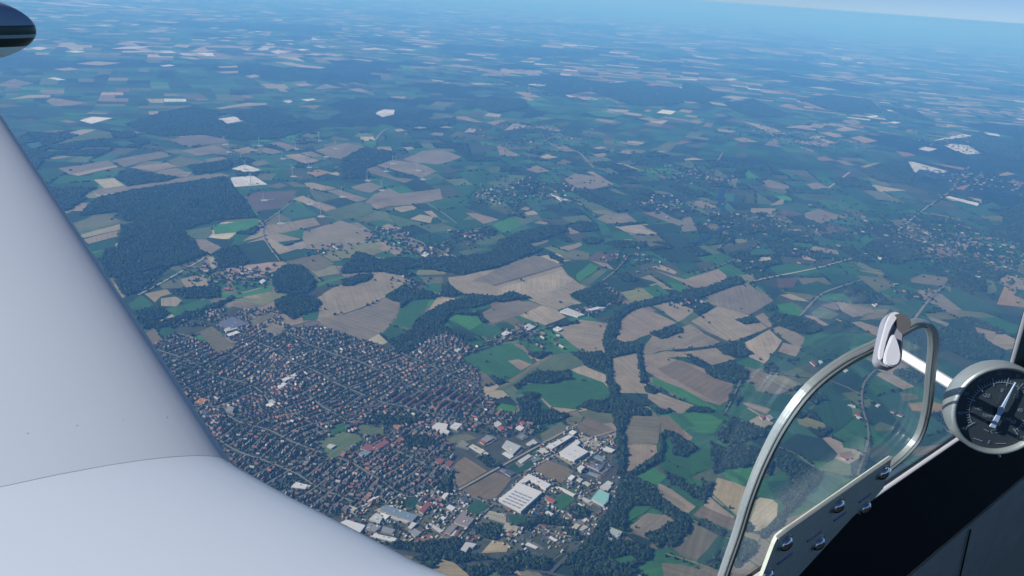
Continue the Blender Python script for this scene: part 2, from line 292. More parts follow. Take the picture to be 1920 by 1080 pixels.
 (VF, 'tan', [340,830,430,850,420,890,350,860]), (VF, 'tan', [520,820,600,790,660,750,600,850]), (VF, 'olivet', [-30,790,70,780,200,850,80,1000,0,980,-100,900]), (VF, 'greend', [80,1010,200,855,270,880,200,1050]),
 (VF, 'olivet', [-120,1000,0,1010,150,1060,180,1100,-100,1100]), (VF, 'green', [260,470,390,560,380,580,230,490]), (VF, 'tan', [-150,560,-60,590,70,690,30,730,-40,700,-140,620]), (VF, 'green', [-80,470,40,520,120,560,100,600,0,560]),
 (VF, 'green', [10,340,150,370,170,480,60,500,-60,430,-80,350]), (VF, 'brown', [560,770,660,740,760,680,680,760,560,850]), (VF, 'greend', [480,560,620,540,600,600,520,650]),
 # around the works and the railway
 (VB, 'brown', [1310,240,1390,195,1500,240,1530,265,1480,310,1360,280]), (VB, 'olive', [1120,280,1220,225,1290,240,1190,310,1130,330]), (VB, 'olivet', [1580,200,1620,180,1760,190,1790,220,1780,340,1700,345,1600,335]), (VB, 'tanp', [1600,345,1780,345,1780,390,1730,430,1620,515,1600,480]),
 (VB, 'brown', [1760,190,1840,180,1920,250,1950,330,1800,220]), (VB, 'green', [1850,175,1920,170,1990,240,1920,250]), (VB, 'green', [1800,340,1820,310,1950,350,1960,540,1800,480,1790,430]), (VB, 'greenb', [1660,530,1740,470,1820,520,1790,570,1700,560]),
 (VB, 'tan', [1760,600,1790,585,1940,680,1930,715]), (VB, 'green', [1610,730,1640,690,1750,690,1700,730,1620,770]), (VB, 'tand', [1620,800,1720,730,1820,740,1880,780,1820,820,1700,870]), (VB, 'brown', [600,480,700,415,820,490,660,585,620,530]),
 (VB, 'brown', [680,600,870,500,960,520,960,545,860,650,820,655,730,630]), (VB, 'brown', [1080,490,1160,430,1310,490,1240,555,1110,510]), (VB, 'greend', [705,690,780,655,830,690,770,740,690,720]), (VB, 'greend', [350,660,400,640,450,650,400,710,350,680]),
 (VB, 'green', [980,60,1000,10,1230,0,1510,50,1500,80,1370,110,1320,140,1180,130,1100,50]), (VB, 'greenb', [860,150,900,110,990,130,970,160]), (VB, 'olive', [590,300,700,280,770,310,700,330,600,340]), (VB, 'oliveg', [90,260,110,230,240,250,240,290,150,290,95,270]),
 (VB, 'oliveg', [-140,330,0,270,90,290,110,320,0,400,-60,430]), (VB, 'straw', [500,1050,570,990,650,1010,720,1090,500,1090]), (VB, 'olivey', [300,960,400,970,380,1010]), (VB, 'straw', [960,1080,980,1030,1020,1070]),
 (VB, 'sand', [800,755,830,710,930,735,920,790]), (VB, 'sandy', [800,960,850,880,950,900,930,950]), (VB, 'sand', [890,830,930,785,1000,810,970,870,920,850]), (VB, 'olived', [990,890,1070,830,1250,900,1290,920,1180,990,1080,950]),
 (VB, 'asphalt', [1330,480,1440,445,1550,450,1570,530,1400,560]), (VB, 'greend', [920,480,1000,430,1080,440,1110,420,1060,480,980,510]), (VB, 'green', [1180,640,1320,600,1310,660,1240,720,1190,690]), (VB, 'sand', [1330,320,1350,290,1460,330,1430,370,1360,350]),
 (VB, 'greend', [940,740,1050,740,1040,790,960,790]), (VB, 'sandy', [530,870,600,850,630,870,560,890]), (VB, 'redt', [400,880,500,850,540,890,440,900]), (VB, 'dgreen', [1590,850,1640,840,1740,890,1700,930]), (VB, 'green', [1500,980,1600,960,1680,1000,1560,1020]),
 (VB, 'green', [-70,270,-30,230,60,225,20,260,-50,290]), (VB, 'olive', [1260,180,1360,180,1340,220,1280,210]), (VB, 'sandy', [200,880,380,870,420,900,240,905]),
 # farther fields with a clear shape
 (VT, 'white', [140,305,285,270,410,315,280,345]), (VT, 'white', [130,380,365,365,455,435,185,460]), (VT, 'teal', [210,465,480,440,490,475,220,495]), (VT, 'tano', [775,340,910,312,990,335,880,375]), (VT, 'tanp', [165,150,300,120,395,150,260,180]),
 (VT, 'tanp', [600,190,740,175,910,235,800,265]), (VT, 'tand', [755,170,850,155,950,195,860,210]), (VT, 'tand', [465,90,575,70,740,135,640,155]), (VT, 'tand', [410,145,470,125,600,160,470,185]), (VT, 'tand', [880,150,960,120,1140,85,1310,125,1130,235,1000,210]),
 (VT, 'teal', [560,50,630,40,740,80,640,90]), (VT, 'teal', [850,120,920,95,980,115,870,140]), (VT, 'teal', [230,195,560,185,740,265,640,320,480,270,330,225]), (VT, 'olived', [610,340,760,310,850,390,740,410]), (VT, 'olive', [620,425,690,415,800,455,700,465]),
 (VT, 'tand', [-30,120,60,110,170,190,0,180]), (VT, 'tand', [-60,230,60,200,130,230,-20,260]), (VT, 'olive', [280,255,440,235,500,260,360,290]), (VT, 'tand', [1370,265,1560,230,1740,250,1920,330,1800,380,1600,330]), (VT, 'tand', [1620,215,1790,160,1920,145,2120,215,1900,265,1750,245]),
 (VT, 'olivet', [1310,295,1380,290,1560,380,1720,400,1640,430,1480,390,1330,340]), (VT, 'tand', [1165,465,1320,425,1470,465,1360,505,1250,490]), (VT, 'teal', [1130,490,1190,480,1430,545,1370,570,1200,520]), (VT, 'tanp', [915,470,990,450,1060,480,960,495]),
 (VT, 'tan', [990,500,1080,480,1330,570,1220,590]), (VT, 'dgreen', [970,595,1120,555,1240,595,1080,640]), (VT, 'tand', [1380,530,1500,480,1600,520,1920,480,1960,570,1700,620,1500,620,1300,600]), (VT, 'tanl', [1550,640,1700,620,1740,650,1600,680]),
 (VT, 'tanp', [1370,610,1450,590,1520,620,1430,645]), (VT, 'oliveg', [940,680,1150,620,1330,610,1400,680,1220,735,1060,735]), (VT, 'olive', [1240,740,1320,710,1420,745,1340,770]), (VT, 'teal', [1790,400,1920,370,1980,420,1850,440]), (VT, 'tand', [1330,125,1400,140,1540,175,1480,170]),
 (VT, 'tanl', [1630,125,1700,115,1730,135,1680,145]), (VT, 'teal', [760,290,1000,240,1020,265,880,300]), (VT, 'olivet', [480,460,560,425,640,450,560,475]), (VT, 'cream', [990,350,1040,338,1080,355,1040,370]),
 (VG, 'white', [445,680,520,658,620,665,520,697]), (VG, 'white', [1190,675,1320,655,1390,678,1260,698]), (VG, 'cream', [530,1010,640,1005,695,1045,580,1062]), (VG, 'tand', [520,1078,780,1030,1260,975,1295,990,800,1060,560,1095]), (VG, 'tand', [345,950,600,905,640,930,400,985]),
 (VG, 'tanl', [400,985,640,930,665,940,440,993]), (VG, 'tand', [620,900,900,855,960,880,820,910,690,940]), (VG, 'olive', [940,905,1000,880,1170,915,1010,945]), (VG, 'tanp', [730,940,940,915,1000,940,870,965]), (VG, 'tand', [880,965,1000,945,1070,980,910,1005]),
 (VG, 'oliveg', [250,830,540,730,630,745,630,775,440,800]), (VG, 'tanl', [380,750,460,728,545,728,440,765]), (VG, 'teal', [620,800,700,790,780,810,690,830]), (VG, 'teal', [830,770,940,757,930,775,850,782]), (VG, 'tanp', [260,890,440,865,455,875,300,900]),
 (VG, 'tand', [950,790,1100,755,1270,780,1290,800,1060,830]), (VG, 'tand', [1020,850,1200,815,1280,850,1120,880]), (VG, 'oliveg', [930,850,990,840,1060,865,990,870]), (VG, 'teal', [1700,645,1800,640,1860,670,1770,678]), (VG, 'white', [1440,275,1500,268,1520,278,1470,284]),
 (VG, 'white', [1515,292,1570,280,1610,293,1560,305]), (VG, 'cream', [1545,350,1620,350,1720,368,1840,380,1800,388,1680,378]), (VG, 'white', [620,275,720,262,860,262,760,276]), (VG, 'cream', [970,262,1000,250,1075,255,1050,270]), (VG, 'cream', [1060,287,1130,280,1225,285,1140,297]),
 (VG, 'cream', [1000,320,1080,322,1140,335,1080,335]), (VG, 'tanl', [430,360,540,345,680,355,570,370]), (VG, 'tanl', [300,390,400,380,450,392,360,400]), (VG, 'white', [265,440,310,435,370,452,320,452]), (VG, 'white', [900,370,960,363,985,370,930,377]), (VG, 'cream', [1220,375,1340,370,1340,380,1240,383]),
 (VG, 'tanl', [1210,405,1330,400,1340,410,1260,415]), (VG, 'cream', [1370,430,1430,420,1470,430,1420,440]), (VG, 'tanl', [1210,610,1390,580,1500,580,1500,592,1360,600,1240,615]), (VG, 'white', [1590,570,1625,563,1650,573,1615,580]), (VG, 'white', [1695,562,1750,555,1780,562,1730,570]),
 (VG, 'tanl', [40,560,160,535,290,535,280,550,160,555]), (VG, 'tand', [260,570,290,550,490,580,400,595,300,598]), (VG, 'white', [165,270,220,263,270,272,220,283]), (VG, 'white', [360,290,420,285,490,292,430,298]), (VG, 'tanl', [1650,475,1720,470,1770,480,1690,487]), (VG, 'teal', [80,710,240,690,360,715,200,750]),
 (VG, 'teal', [130,810,220,800,250,825,180,845]), (VG, 'teal', [1760,755,1850,740,1920,745,1850,770]), (VG, 'tand', [0,470,80,445,200,470,100,485]), (VG, 'teal', [300,330,400,322,480,335,380,345]), (VG, 'teal', [80,390,160,382,200,400,120,412]),
 (VH, 'white', [190,640,240,615,300,620,295,645,230,660]), (VH, 'tanp', [550,660,700,655,800,690,760,690,640,668]), (VH, 'tan', [815,690,900,675,925,682,860,705]), (VH, 'greenb', [1035,570,1060,568,1110,580,1240,600,1070,600]), (VH, 'teal', [1060,600,1290,605,1330,620,1220,640,1120,625]),
 (VH, 'greenb', [1370,630,1480,620,1590,645,1540,662,1440,655]), (VH, 'tanp', [800,385,860,395,1020,430,900,425,830,410]), (VH, 'tanl', [1010,410,1060,395,1140,410,1060,423]), (VH, 'tanl', [1330,385,1360,373,1410,385,1370,396]), (VH, 'cream', [1480,470,1560,458,1610,460,1540,475]),
 (VH, 'redt', [1700,480,1740,470,1790,480,1750,488]), (VH, 'redt', [1270,535,1310,530,1380,545,1320,545]), (VH, 'white', [1040,480,1080,470,1165,482,1120,490]), (VH, 'teal', [700,520,800,505,890,520,800,535]), (VH, 'tand', [350,900,460,850,570,845,680,885,540,930,420,920]),
 (VH, 'cream', [1115,885,1150,870,1230,890,1130,898]), (VH, 'tand', [0,840,60,810,130,835,60,890,0,905]), (VH, 'tanl', [395,720,440,712,490,720,440,730]), (VH, 'tanl', [520,712,560,702,630,722,570,720]), (VH, 'tanl', [300,730,340,725,355,735,320,742]),
 (VH, 'oliveg', [680,945,740,932,780,945,720,960]), (VH, 'tand', [1040,955,1100,930,1170,965,1100,975]), (VH, 'tanl', [1420,833,1460,826,1500,835,1440,840]), (VH, 'tan', [1400,870,1490,862,1500,880,1450,885]), (VH, 'tanl', [1770,855,1800,848,1830,857,1800,864]),
 (VH, 'tand', [1250,1010,1310,975,1460,1000,1540,1040,1420,1070,1300,1050]), (VH, 'tanp', [1380,970,1400,965,1485,1005,1440,1000]), (VH, 'tan', [1660,665,1740,660,1800,680,1740,685]), (VH, 'cream', [620,332,680,330,745,340,680,345]), (VH, 'cream', [440,262,480,255,510,263,470,270]),
 (VH, 'tanl', [530,370,640,368,780,372,680,380]), (VH, 'cream', [250,175,340,176,390,186,320,188]), (VH, 'cream', [360,222,420,222,560,235,440,233]), (VH, 'tan', [1520,640,1460,625,1500,622,1590,648]), (VH, 'tanl', [1500,905,1600,925,1700,960,1640,950]),
 (VK, 'white', [1330,840,1360,828,1430,838,1380,853]), (VK, 'white', [1380,800,1500,770,1580,755,1650,770,1560,775,1460,785]), (VK, 'white', [1470,820,1520,808,1600,820,1680,865,1600,870,1540,850]), (VK, 'tanl', [330,682,430,700,530,730,580,755,480,745,400,710]), (VK, 'redt', [490,508,560,510,680,540,600,535]),
 (VK, 'tano', [530,595,600,585,650,600,610,613]), (VK, 'redt', [640,572,700,575,820,622,760,615]), (VK, 'teal', [460,680,560,665,740,685,640,700]), (VK, 'tanl', [570,718,660,705,760,712,690,725]), (VK, 'cream', [700,775,750,762,810,770,760,785]), (VK, 'tanl', [770,750,830,742,910,770,860,775]),
 (VK, 'tanl', [730,795,800,782,880,805,820,810]), (VK, 'tano', [930,775,1000,765,1100,795,1020,805]), (VK, 'tand', [455,815,520,778,545,800,550,830]), (VK, 'tan', [280,780,340,775,425,800,330,800]), (VK, 'tano', [650,825,740,850,740,858,670,840]), (VK, 'redt', [750,890,790,880,860,905,780,908]),
 (VK, 'tano', [1000,940,1080,918,1130,922,1060,950]), (VK, 'redt', [1190,850,1280,862,1310,875,1240,882]), (VK, 'redt', [1360,910,1580,945,1575,960,1460,935]), (VK, 'redt', [1830,1025,1870,1018,1920,1030,1900,1045]), (VK, 'tand', [440,1020,480,1012,610,1050,590,1070,480,1055]),
 (VK, 'tand', [700,1040,760,1028,820,1055,740,1070]), (VK, 'cream', [1035,1045,1080,1040,1260,1075,1120,1080]), (VK, 'tanl', [1770,985,1830,968,1865,980,1800,995]), (VK, 'tan', [1650,990,1690,980,1700,1000,1660,1005]), (VK, 'tanl', [0,895,60,888,110,898,20,905]), (VK, 'redt', [1535,1060,1600,1035,1620,1045,1570,1075]),
 (VK, 'white', [1270,912,1300,910,1400,940,1490,965,1430,978,1380,960,1310,975]), (VK, 'tanl', [850,730,920,715,990,735,900,740]), (VK, 'tanp', [900,685,960,672,1010,690,960,710]), (VK, 'tand', [1310,630,1400,640,1480,660,1400,655]), (VK, 'tano', [940,650,970,643,1050,655,1000,660]),
 (VK, 'white', [1020,655,1080,648,1105,658,1060,665]), (VK, 'white', [1150,690,1190,684,1240,692,1200,698]), (VK, 'cream', [700,490,780,490,880,508,800,505]), (VK, 'white', [230,445,280,440,310,450,270,455]), (VK, 'tanl', [470,295,560,295,640,310,540,305]), (VK, 'tanl', [900,305,1000,308,1060,318,960,316]),
 (VK, 'tanl', [920,368,980,370,1040,382,960,378]), (VK, 'tanp', [1200,350,1280,352,1300,358,1220,358]), (VK, 'tano', [1500,640,1600,645,1660,660,1560,655]), (VK, 'cream', [205,545,290,540,390,552,300,560]), (VK, 'tanp', [40,685,80,675,130,690,80,700]), (VK, 'tand', [170,645,220,640,255,655,200,660]),
]
# woods: (view, outline)
WOODS = [
 (F1, [183,372,250,357,420,332,462,380,480,408,400,415,350,430,290,424,235,415,225,398,150,405,170,380]),
 (VD, [680,190,870,165,1030,225,1130,330,1180,350,1000,400,800,450,700,520,620,470,560,390,600,330,660,320,680,260]),
 (VD, [1530,520,1560,440,1620,410,1700,420,1760,480,1770,540,1700,580,1560,570]),
 (VD, [1540,620,1620,590,1760,590,1800,620,1780,670,1690,690,1640,720,1560,660]),
 (VD, [950,560,1060,545,1230,530,1240,590,1180,600,1060,600,990,580]),
 (VD, [1200,350,1260,320,1330,310,1400,400,1340,430,1230,420]),
 (VD, [760,680,900,640,960,700,900,740,820,780,780,740]),
 (VD, [880,745,1200,640,1310,590,1320,600,1200,660,900,765]),
 (VD, [640,500,800,470,960,420,880,480,780,560,700,590]),
 (VA, [0,440,80,345,140,350,200,385,320,370,420,375,620,370,820,350,900,310,1060,300,1130,330,960,390,880,425,680,465,440,430,330,440,200,450,0,460]),
 (VA, [930,260,1010,225,1170,190,1270,190,1260,220,1160,265,1000,305,900,320,880,290]),
 (VA, [250,590,350,530,440,560,520,580,500,600,420,610,300,615]), (VA, [560,560,590,520,640,560,670,580,620,590,560,590]),
 (VA, [420,720,600,620,700,600,860,600,880,610,760,650,640,660,600,710,560,750,640,800,760,830,700,840,600,790,500,820,400,900,300,910,330,850,410,760]),
 (VA, [700,580,780,580,880,595,950,565,1010,580,1060,600,900,620,760,610]), (VA, [1280,580,1400,545,1450,510,1500,560,1560,620,1500,640,1400,640,1340,610]),
 (VA, [1150,340,1190,350,1240,375,1240,400,1180,375]), (VA, [1530,470,1600,460,1660,490,1650,510,1580,500]),
 (VA, [1490,760,1530,690,1640,630,1850,580,1920,600,1650,660,1570,710,1540,830,1590,850,1680,850,1690,900,1520,930,1520,1080,1490,1080,1480,900,1470,840]),
 (VA, [1280,905,1470,905,1490,1000,1480,1020,1370,965]), (VA, [1040,910,1150,905,1160,920,1110,945]), (VA, [1000,1070,1100,1010,1200,1020,1280,1000,1290,1050,1180,1080]),
 (VA, [1660,910,1685,905,1715,1080,1690,1080]), (VA, [1740,800,1850,760,1920,770,1920,790,1800,830]), (VA, [1180,750,1340,730,1300,745,1200,760]),
 (VA, [0,500,100,470,180,465,160,490,60,525,0,530]), (VA, [1350,265,1420,260,1480,270,1440,295,1370,295]), (VA, [1490,285,1560,275,1700,290,1700,315,1540,315]), (VA, [620,690,780,700,820,735,790,740,760,680]),
 (VA, [200,420,340,440,420,470,380,480,250,455]), (VA, [760,220,830,200,870,220,850,245,780,245]), (VA, [1260,190,1330,170,1440,180,1440,220,1340,230,1290,205]), (VA, [1530,190,1620,175,1700,175,1560,195]),
 (VC, [0,560,130,540,310,475,350,510,200,560,120,590,60,620,0,600]), (VC, [60,670,150,650,130,680,80,690]), (VC, [290,720,400,705,410,730,350,750]), (VC, [480,720,520,680,640,710,720,720,790,780,700,805,600,780,500,740]),
 (VC, [190,880,270,850,330,870,385,910,330,935,240,920]), (VC, [120,1005,270,960,370,1010,360,1050,280,1080,170,1050,140,1030]), (VC, [450,1000,490,955,520,980,510,1010,460,1020]), (VC, [0,910,60,930,150,980,100,970]),
 (VC, [450,650,520,640,530,660,470,670]), (VC, [580,945,650,940,640,955]), (VC, [1390,380,1560,370,1680,400,1800,470,1760,500,1600,470,1500,430]), (VC, [1490,480,1560,460,1690,500,1700,550,1600,570,1500,530]),
 (VC, [1450,760,1560,780,1660,800,1720,850,1800,900,1790,950,1600,940,1450,870]), (VC, [1000,330,1100,260,1250,250,1350,300,1320,370,1200,410,1080,370]), (VC, [880,740,920,725,940,760,900,770]),
 (VC, [300,160,440,170,500,190,600,230,560,260,440,230,360,240,280,210]), (VC, [1800,120,1920,60,1920,360,1850,280,1800,200]),
 (VE, [20,635,60,615,150,615,170,645,90,645]), (VE, [180,780,230,730,300,740,370,710,450,740,460,780,400,790,300,820,210,810]), (VE, [150,800,240,850,350,830,480,870,510,960,480,1000,400,940,250,960,190,990,160,900]),
 (VE, [265,560,300,540,330,570,290,600]), (VE, [500,880,620,900,740,960,770,1000,690,1080,560,1080,600,1000,520,940]), (VE, [1190,420,1230,410,1330,420,1350,450,1330,480,1240,440]), (VE, [220,650,320,680,360,700,300,700]),
 (VF, [-60,540,0,530,160,560,150,620,110,680,0,590]), (VF, [560,740,570,700,540,650,600,570,700,520,770,500,750,560,640,680]), (VF, [430,860,580,690,600,700,560,790,450,870]), (VF, [60,765,130,780,250,850,240,870,130,820]),
 (VF, [310,900,400,880,410,930,340,1000,290,1040]), (VF, [160,1000,200,950,230,960,240,1060,130,1010]), (VF, [-100,860,0,760,50,770,20,830,-60,930]), (VF, [-60,300,40,330,70,370,20,420,-60,400]), (VF, [350,790,380,780,390,810,360,830]),
 (VB, [350,300,500,300,560,340,500,370,370,360]), (VB, [760,420,800,400,860,440,900,470,820,470]), (VB, [240,910,400,900,640,870,680,900,650,940,520,950,300,930]), (VB, [860,1000,1000,950,1180,1000,1140,1060,1000,1040,940,1080,880,1080]),
 (VB, [400,980,520,960,560,985,500,1050,440,1010]), (VB, [740,820,860,790,900,830,880,880,800,870]), (VB, [1600,510,1740,430,1790,380,1800,280,1850,275,1920,310,1920,330,1820,300,1800,430,1740,475,1620,540]),
 (VB, [1700,860,1760,830,1880,790,1920,760,1930,800,1850,870,1790,930,1740,880]), (VB, [1820,490,1920,550,1930,590,1830,540]), (VB, [1580,540,1600,520,1750,580,1800,660,1920,740,1920,790,1860,760,1740,690,1640,690,1600,740,1590,830,1500,800,1480,760,1540,660]),
 (VB, [1330,130,1380,105,1500,90,1530,40,1560,60,1720,150,1740,180,1620,180,1585,260,1600,510,1575,520,1545,250,1520,170,1400,150]), (VB, [1290,1080,1280,980,1390,890,1480,810,1520,880,1600,880,1750,930,1740,970,1660,1040,1640,1090]),
 (VB, [980,90,1050,75,1120,110,1100,150,1010,150]), (VB, [1700,20,1740,10,1780,40,1760,60,1710,50]), (VB, [1740,140,1860,150,1800,175]), (VB, [100,200,250,180,400,200,460,190,480,215,330,240,250,230,120,225]),
 (VB, [300,930,700,960,860,1000,640,1000,480,960]), (VB, [1000,170,1200,150,1280,190,1200,220,1100,230,1020,210]), (VB, [1250,840,1330,880,1390,880,1290,820]), (VB, [1270,720,1330,680,1400,720,1380,760,1300,770]),
 (VB, [640,480,600,620,560,640,540,600,600,540]), (VB, [1010,800,1100,745,1270,770,1290,810,1200,800,1100,790,1040,830]),
 # far forests
 (VG, [700,700,950,625,1100,600,1270,640,1200,660,1280,700,1120,760,900,770,780,740]), (VB, [1500,0,1520,100,1545,250,1562,400,1555,520,1580,520,1596,400,1585,250,1560,100,1540,0]), (VB, [1570,520,1540,650,1470,770,1400,880,1425,895,1505,800,1575,670,1605,540]), (VG, [1290,640,1500,600,1600,640,1700,690,1500,720,1380,690]),
 (VG, [1060,745,1300,700,1550,720,1700,740,1560,780,1380,790,1200,770]), (VG, [640,1000,780,965,1000,1000,940,1020,720,1050]), (VG, [240,860,420,850,640,840,560,880,380,880]), (VG, [930,140,1100,140,1300,150,1100,155]), (VG, [1050,940,1290,900,1300,950,1100,985]),
 (VH, [0,900,130,830,300,860,280,900,140,950,160,1000,0,1010]), (VH, [700,570,860,540,1030,565,1040,605,860,640,740,600]), (VH, [820,430,1010,440,1200,420,1500,470,1680,460,1920,510,1920,580,1700,600,1590,580,1400,510,1270,530,1060,490]), (VH, [0,210,280,215,440,265,200,250]),
 (VH, [260,700,460,690,640,660,640,700,420,740]), (VH, [640,840,720,880,900,890,860,910,720,910]), (VH, [850,370,1000,360,1150,385,950,390]),
 (VK, [650,560,820,535,1050,560,1120,635,960,640,820,620,700,590]), (VK, [230,580,400,560,580,640,560,660,380,655,280,620]), (VK, [1000,960,1120,920,1260,915,1300,980,1280,1040,1100,1020]), (VK, [1540,790,1660,760,1850,800,1920,850,1900,910,1750,880]), (VK, [0,470,120,490,230,540,120,580,0,560]),
 (VK, [1120,600,1300,620,1400,680,1280,660]), (VK, [820,1010,960,1000,1060,1030,900,1060]),
]
# roads and tracks: (view, width, colour, line)
ROADS = [
 (VB, 9, 'asphalt', [1530,60,1560,250,1575,400,1570,520,1540,640,1480,740,1400,870,1250,980,1150,1090]), (VB, 9, 'yard', [0,700,130,680,260,640,400,620,560,640,640,610,700,620,780,660,900,690,1000,720]),
 (VB, 7, 'sand', [660,600,830,500,900,470,1050,385,1200,300,1330,230]), (VB, 6, 'sand', [1000,520,1150,430,1300,345,1400,290,1530,270]), (VB, 6, 'yard', [640,880,720,800,820,710,880,660]), (VB, 6, 'yard', [1270,500,1400,420,1500,340,1545,300]),
 (VB, 8, 'asphalt', [-20,890,200,900,400,940,640,960,900,1010,1150,1060,1300,1100]), (VB, 5, 'yard', [590,480,630,540,640,600]), (VB, 6, 'yard', [1040,800,1200,850,1390,880]),
 (VC, 9, 'sand', [360,512,500,480,640,455,780,425,900,390,1035,348]), (VC, 7, 'yard', [660,700,770,575,900,530,1010,495]), (VC, 9, 'yard', [1300,720,1390,600,1470,530]), (VC, 10, 'sand', [1210,220,1340,110,1500,0,1600,-130]), (VC, 5, 'yard', [380,512,480,590]),
 (VC, 5, 'yard', [60,460,200,420,300,380,440,280]), (VC, 5, 'yard', [200,318,280,255]), (VC, 5, 'sand', [1530,350,1545,290,1560,250]), (VC, 4, 'olived', [0,888,140,880,310,840,490,765,560,750]), (VC, 4, 'olived', [380,695,490,770,570,840]),
 (VD, 7, 'sand', [780,582,900,520,1150,375]), (VD, 5, 'yard', [1480,180,1478,260,1520,320,1575,390]), (VD, 4, 'yard', [800,560,860,500,960,405]), (VD, 7, 'yard', [900,760,1100,700,1280,620]),
 (VA, 5, 'tanl', [0,690,110,655,250,590]), (VA, 6, 'yard', [570,290,640,255,760,210,840,185]), (VA, 5, 'yard', [480,65,560,110,650,180]), (VA, 6, 'yard', [1300,40,1370,90,1440,150]), (VA, 5, 'yard', [1470,500,1550,440,1620,350]), (VA, 5, 'yard', [640,930,900,850,1130,770,1250,740]),
 (VA, 4, 'olived', [850,530,1060,470,1240,415]), (VA, 5, 'yard', [960,130,990,60]), (VA, 5, 'sand', [580,520,610,550,665,575]), (VA, 4, 'yard', [385,490,385,525]),
 (VE, 6, 'yard', [430,410,510,440,640,430,740,450,850,455,1000,545]), (VE, 7, 'yard', [1090,400,1010,465,1000,640,1060,720,1040,820,1000,940,980,1000]), (VE, 5, 'yard', [230,660,280,570,330,450]), (VE, 5, 'olived', [760,970,900,1000,990,1000]),
 (VE, 5, 'yard', [540,840,640,880,750,960]), (VF, 4, 'green', [170,630,300,750,330,760]), (VF, 4, 'olivey', [0,740,70,780,200,850,270,880]), (VF, 5, 'olivey', [-100,960,0,985,150,1040,260,1080]),
 (VK, 14, 'yard', [1510,1075,1560,1000,1610,940]), (VK, 12, 'sand', [820,1060,900,1000,940,970]), (VH, 12, 'yard', [190,790,230,740,260,725]), (VH, 11, 'yard', [1140,790,1230,835,1330,850,1420,945]), (VK, 10, 'yard', [190,920,225,860]),
 (VT, 8, 'yard', [990,335,1050,300,1130,245]), (VT, 7, 'yard', [400,790,560,680,690,580]),
]
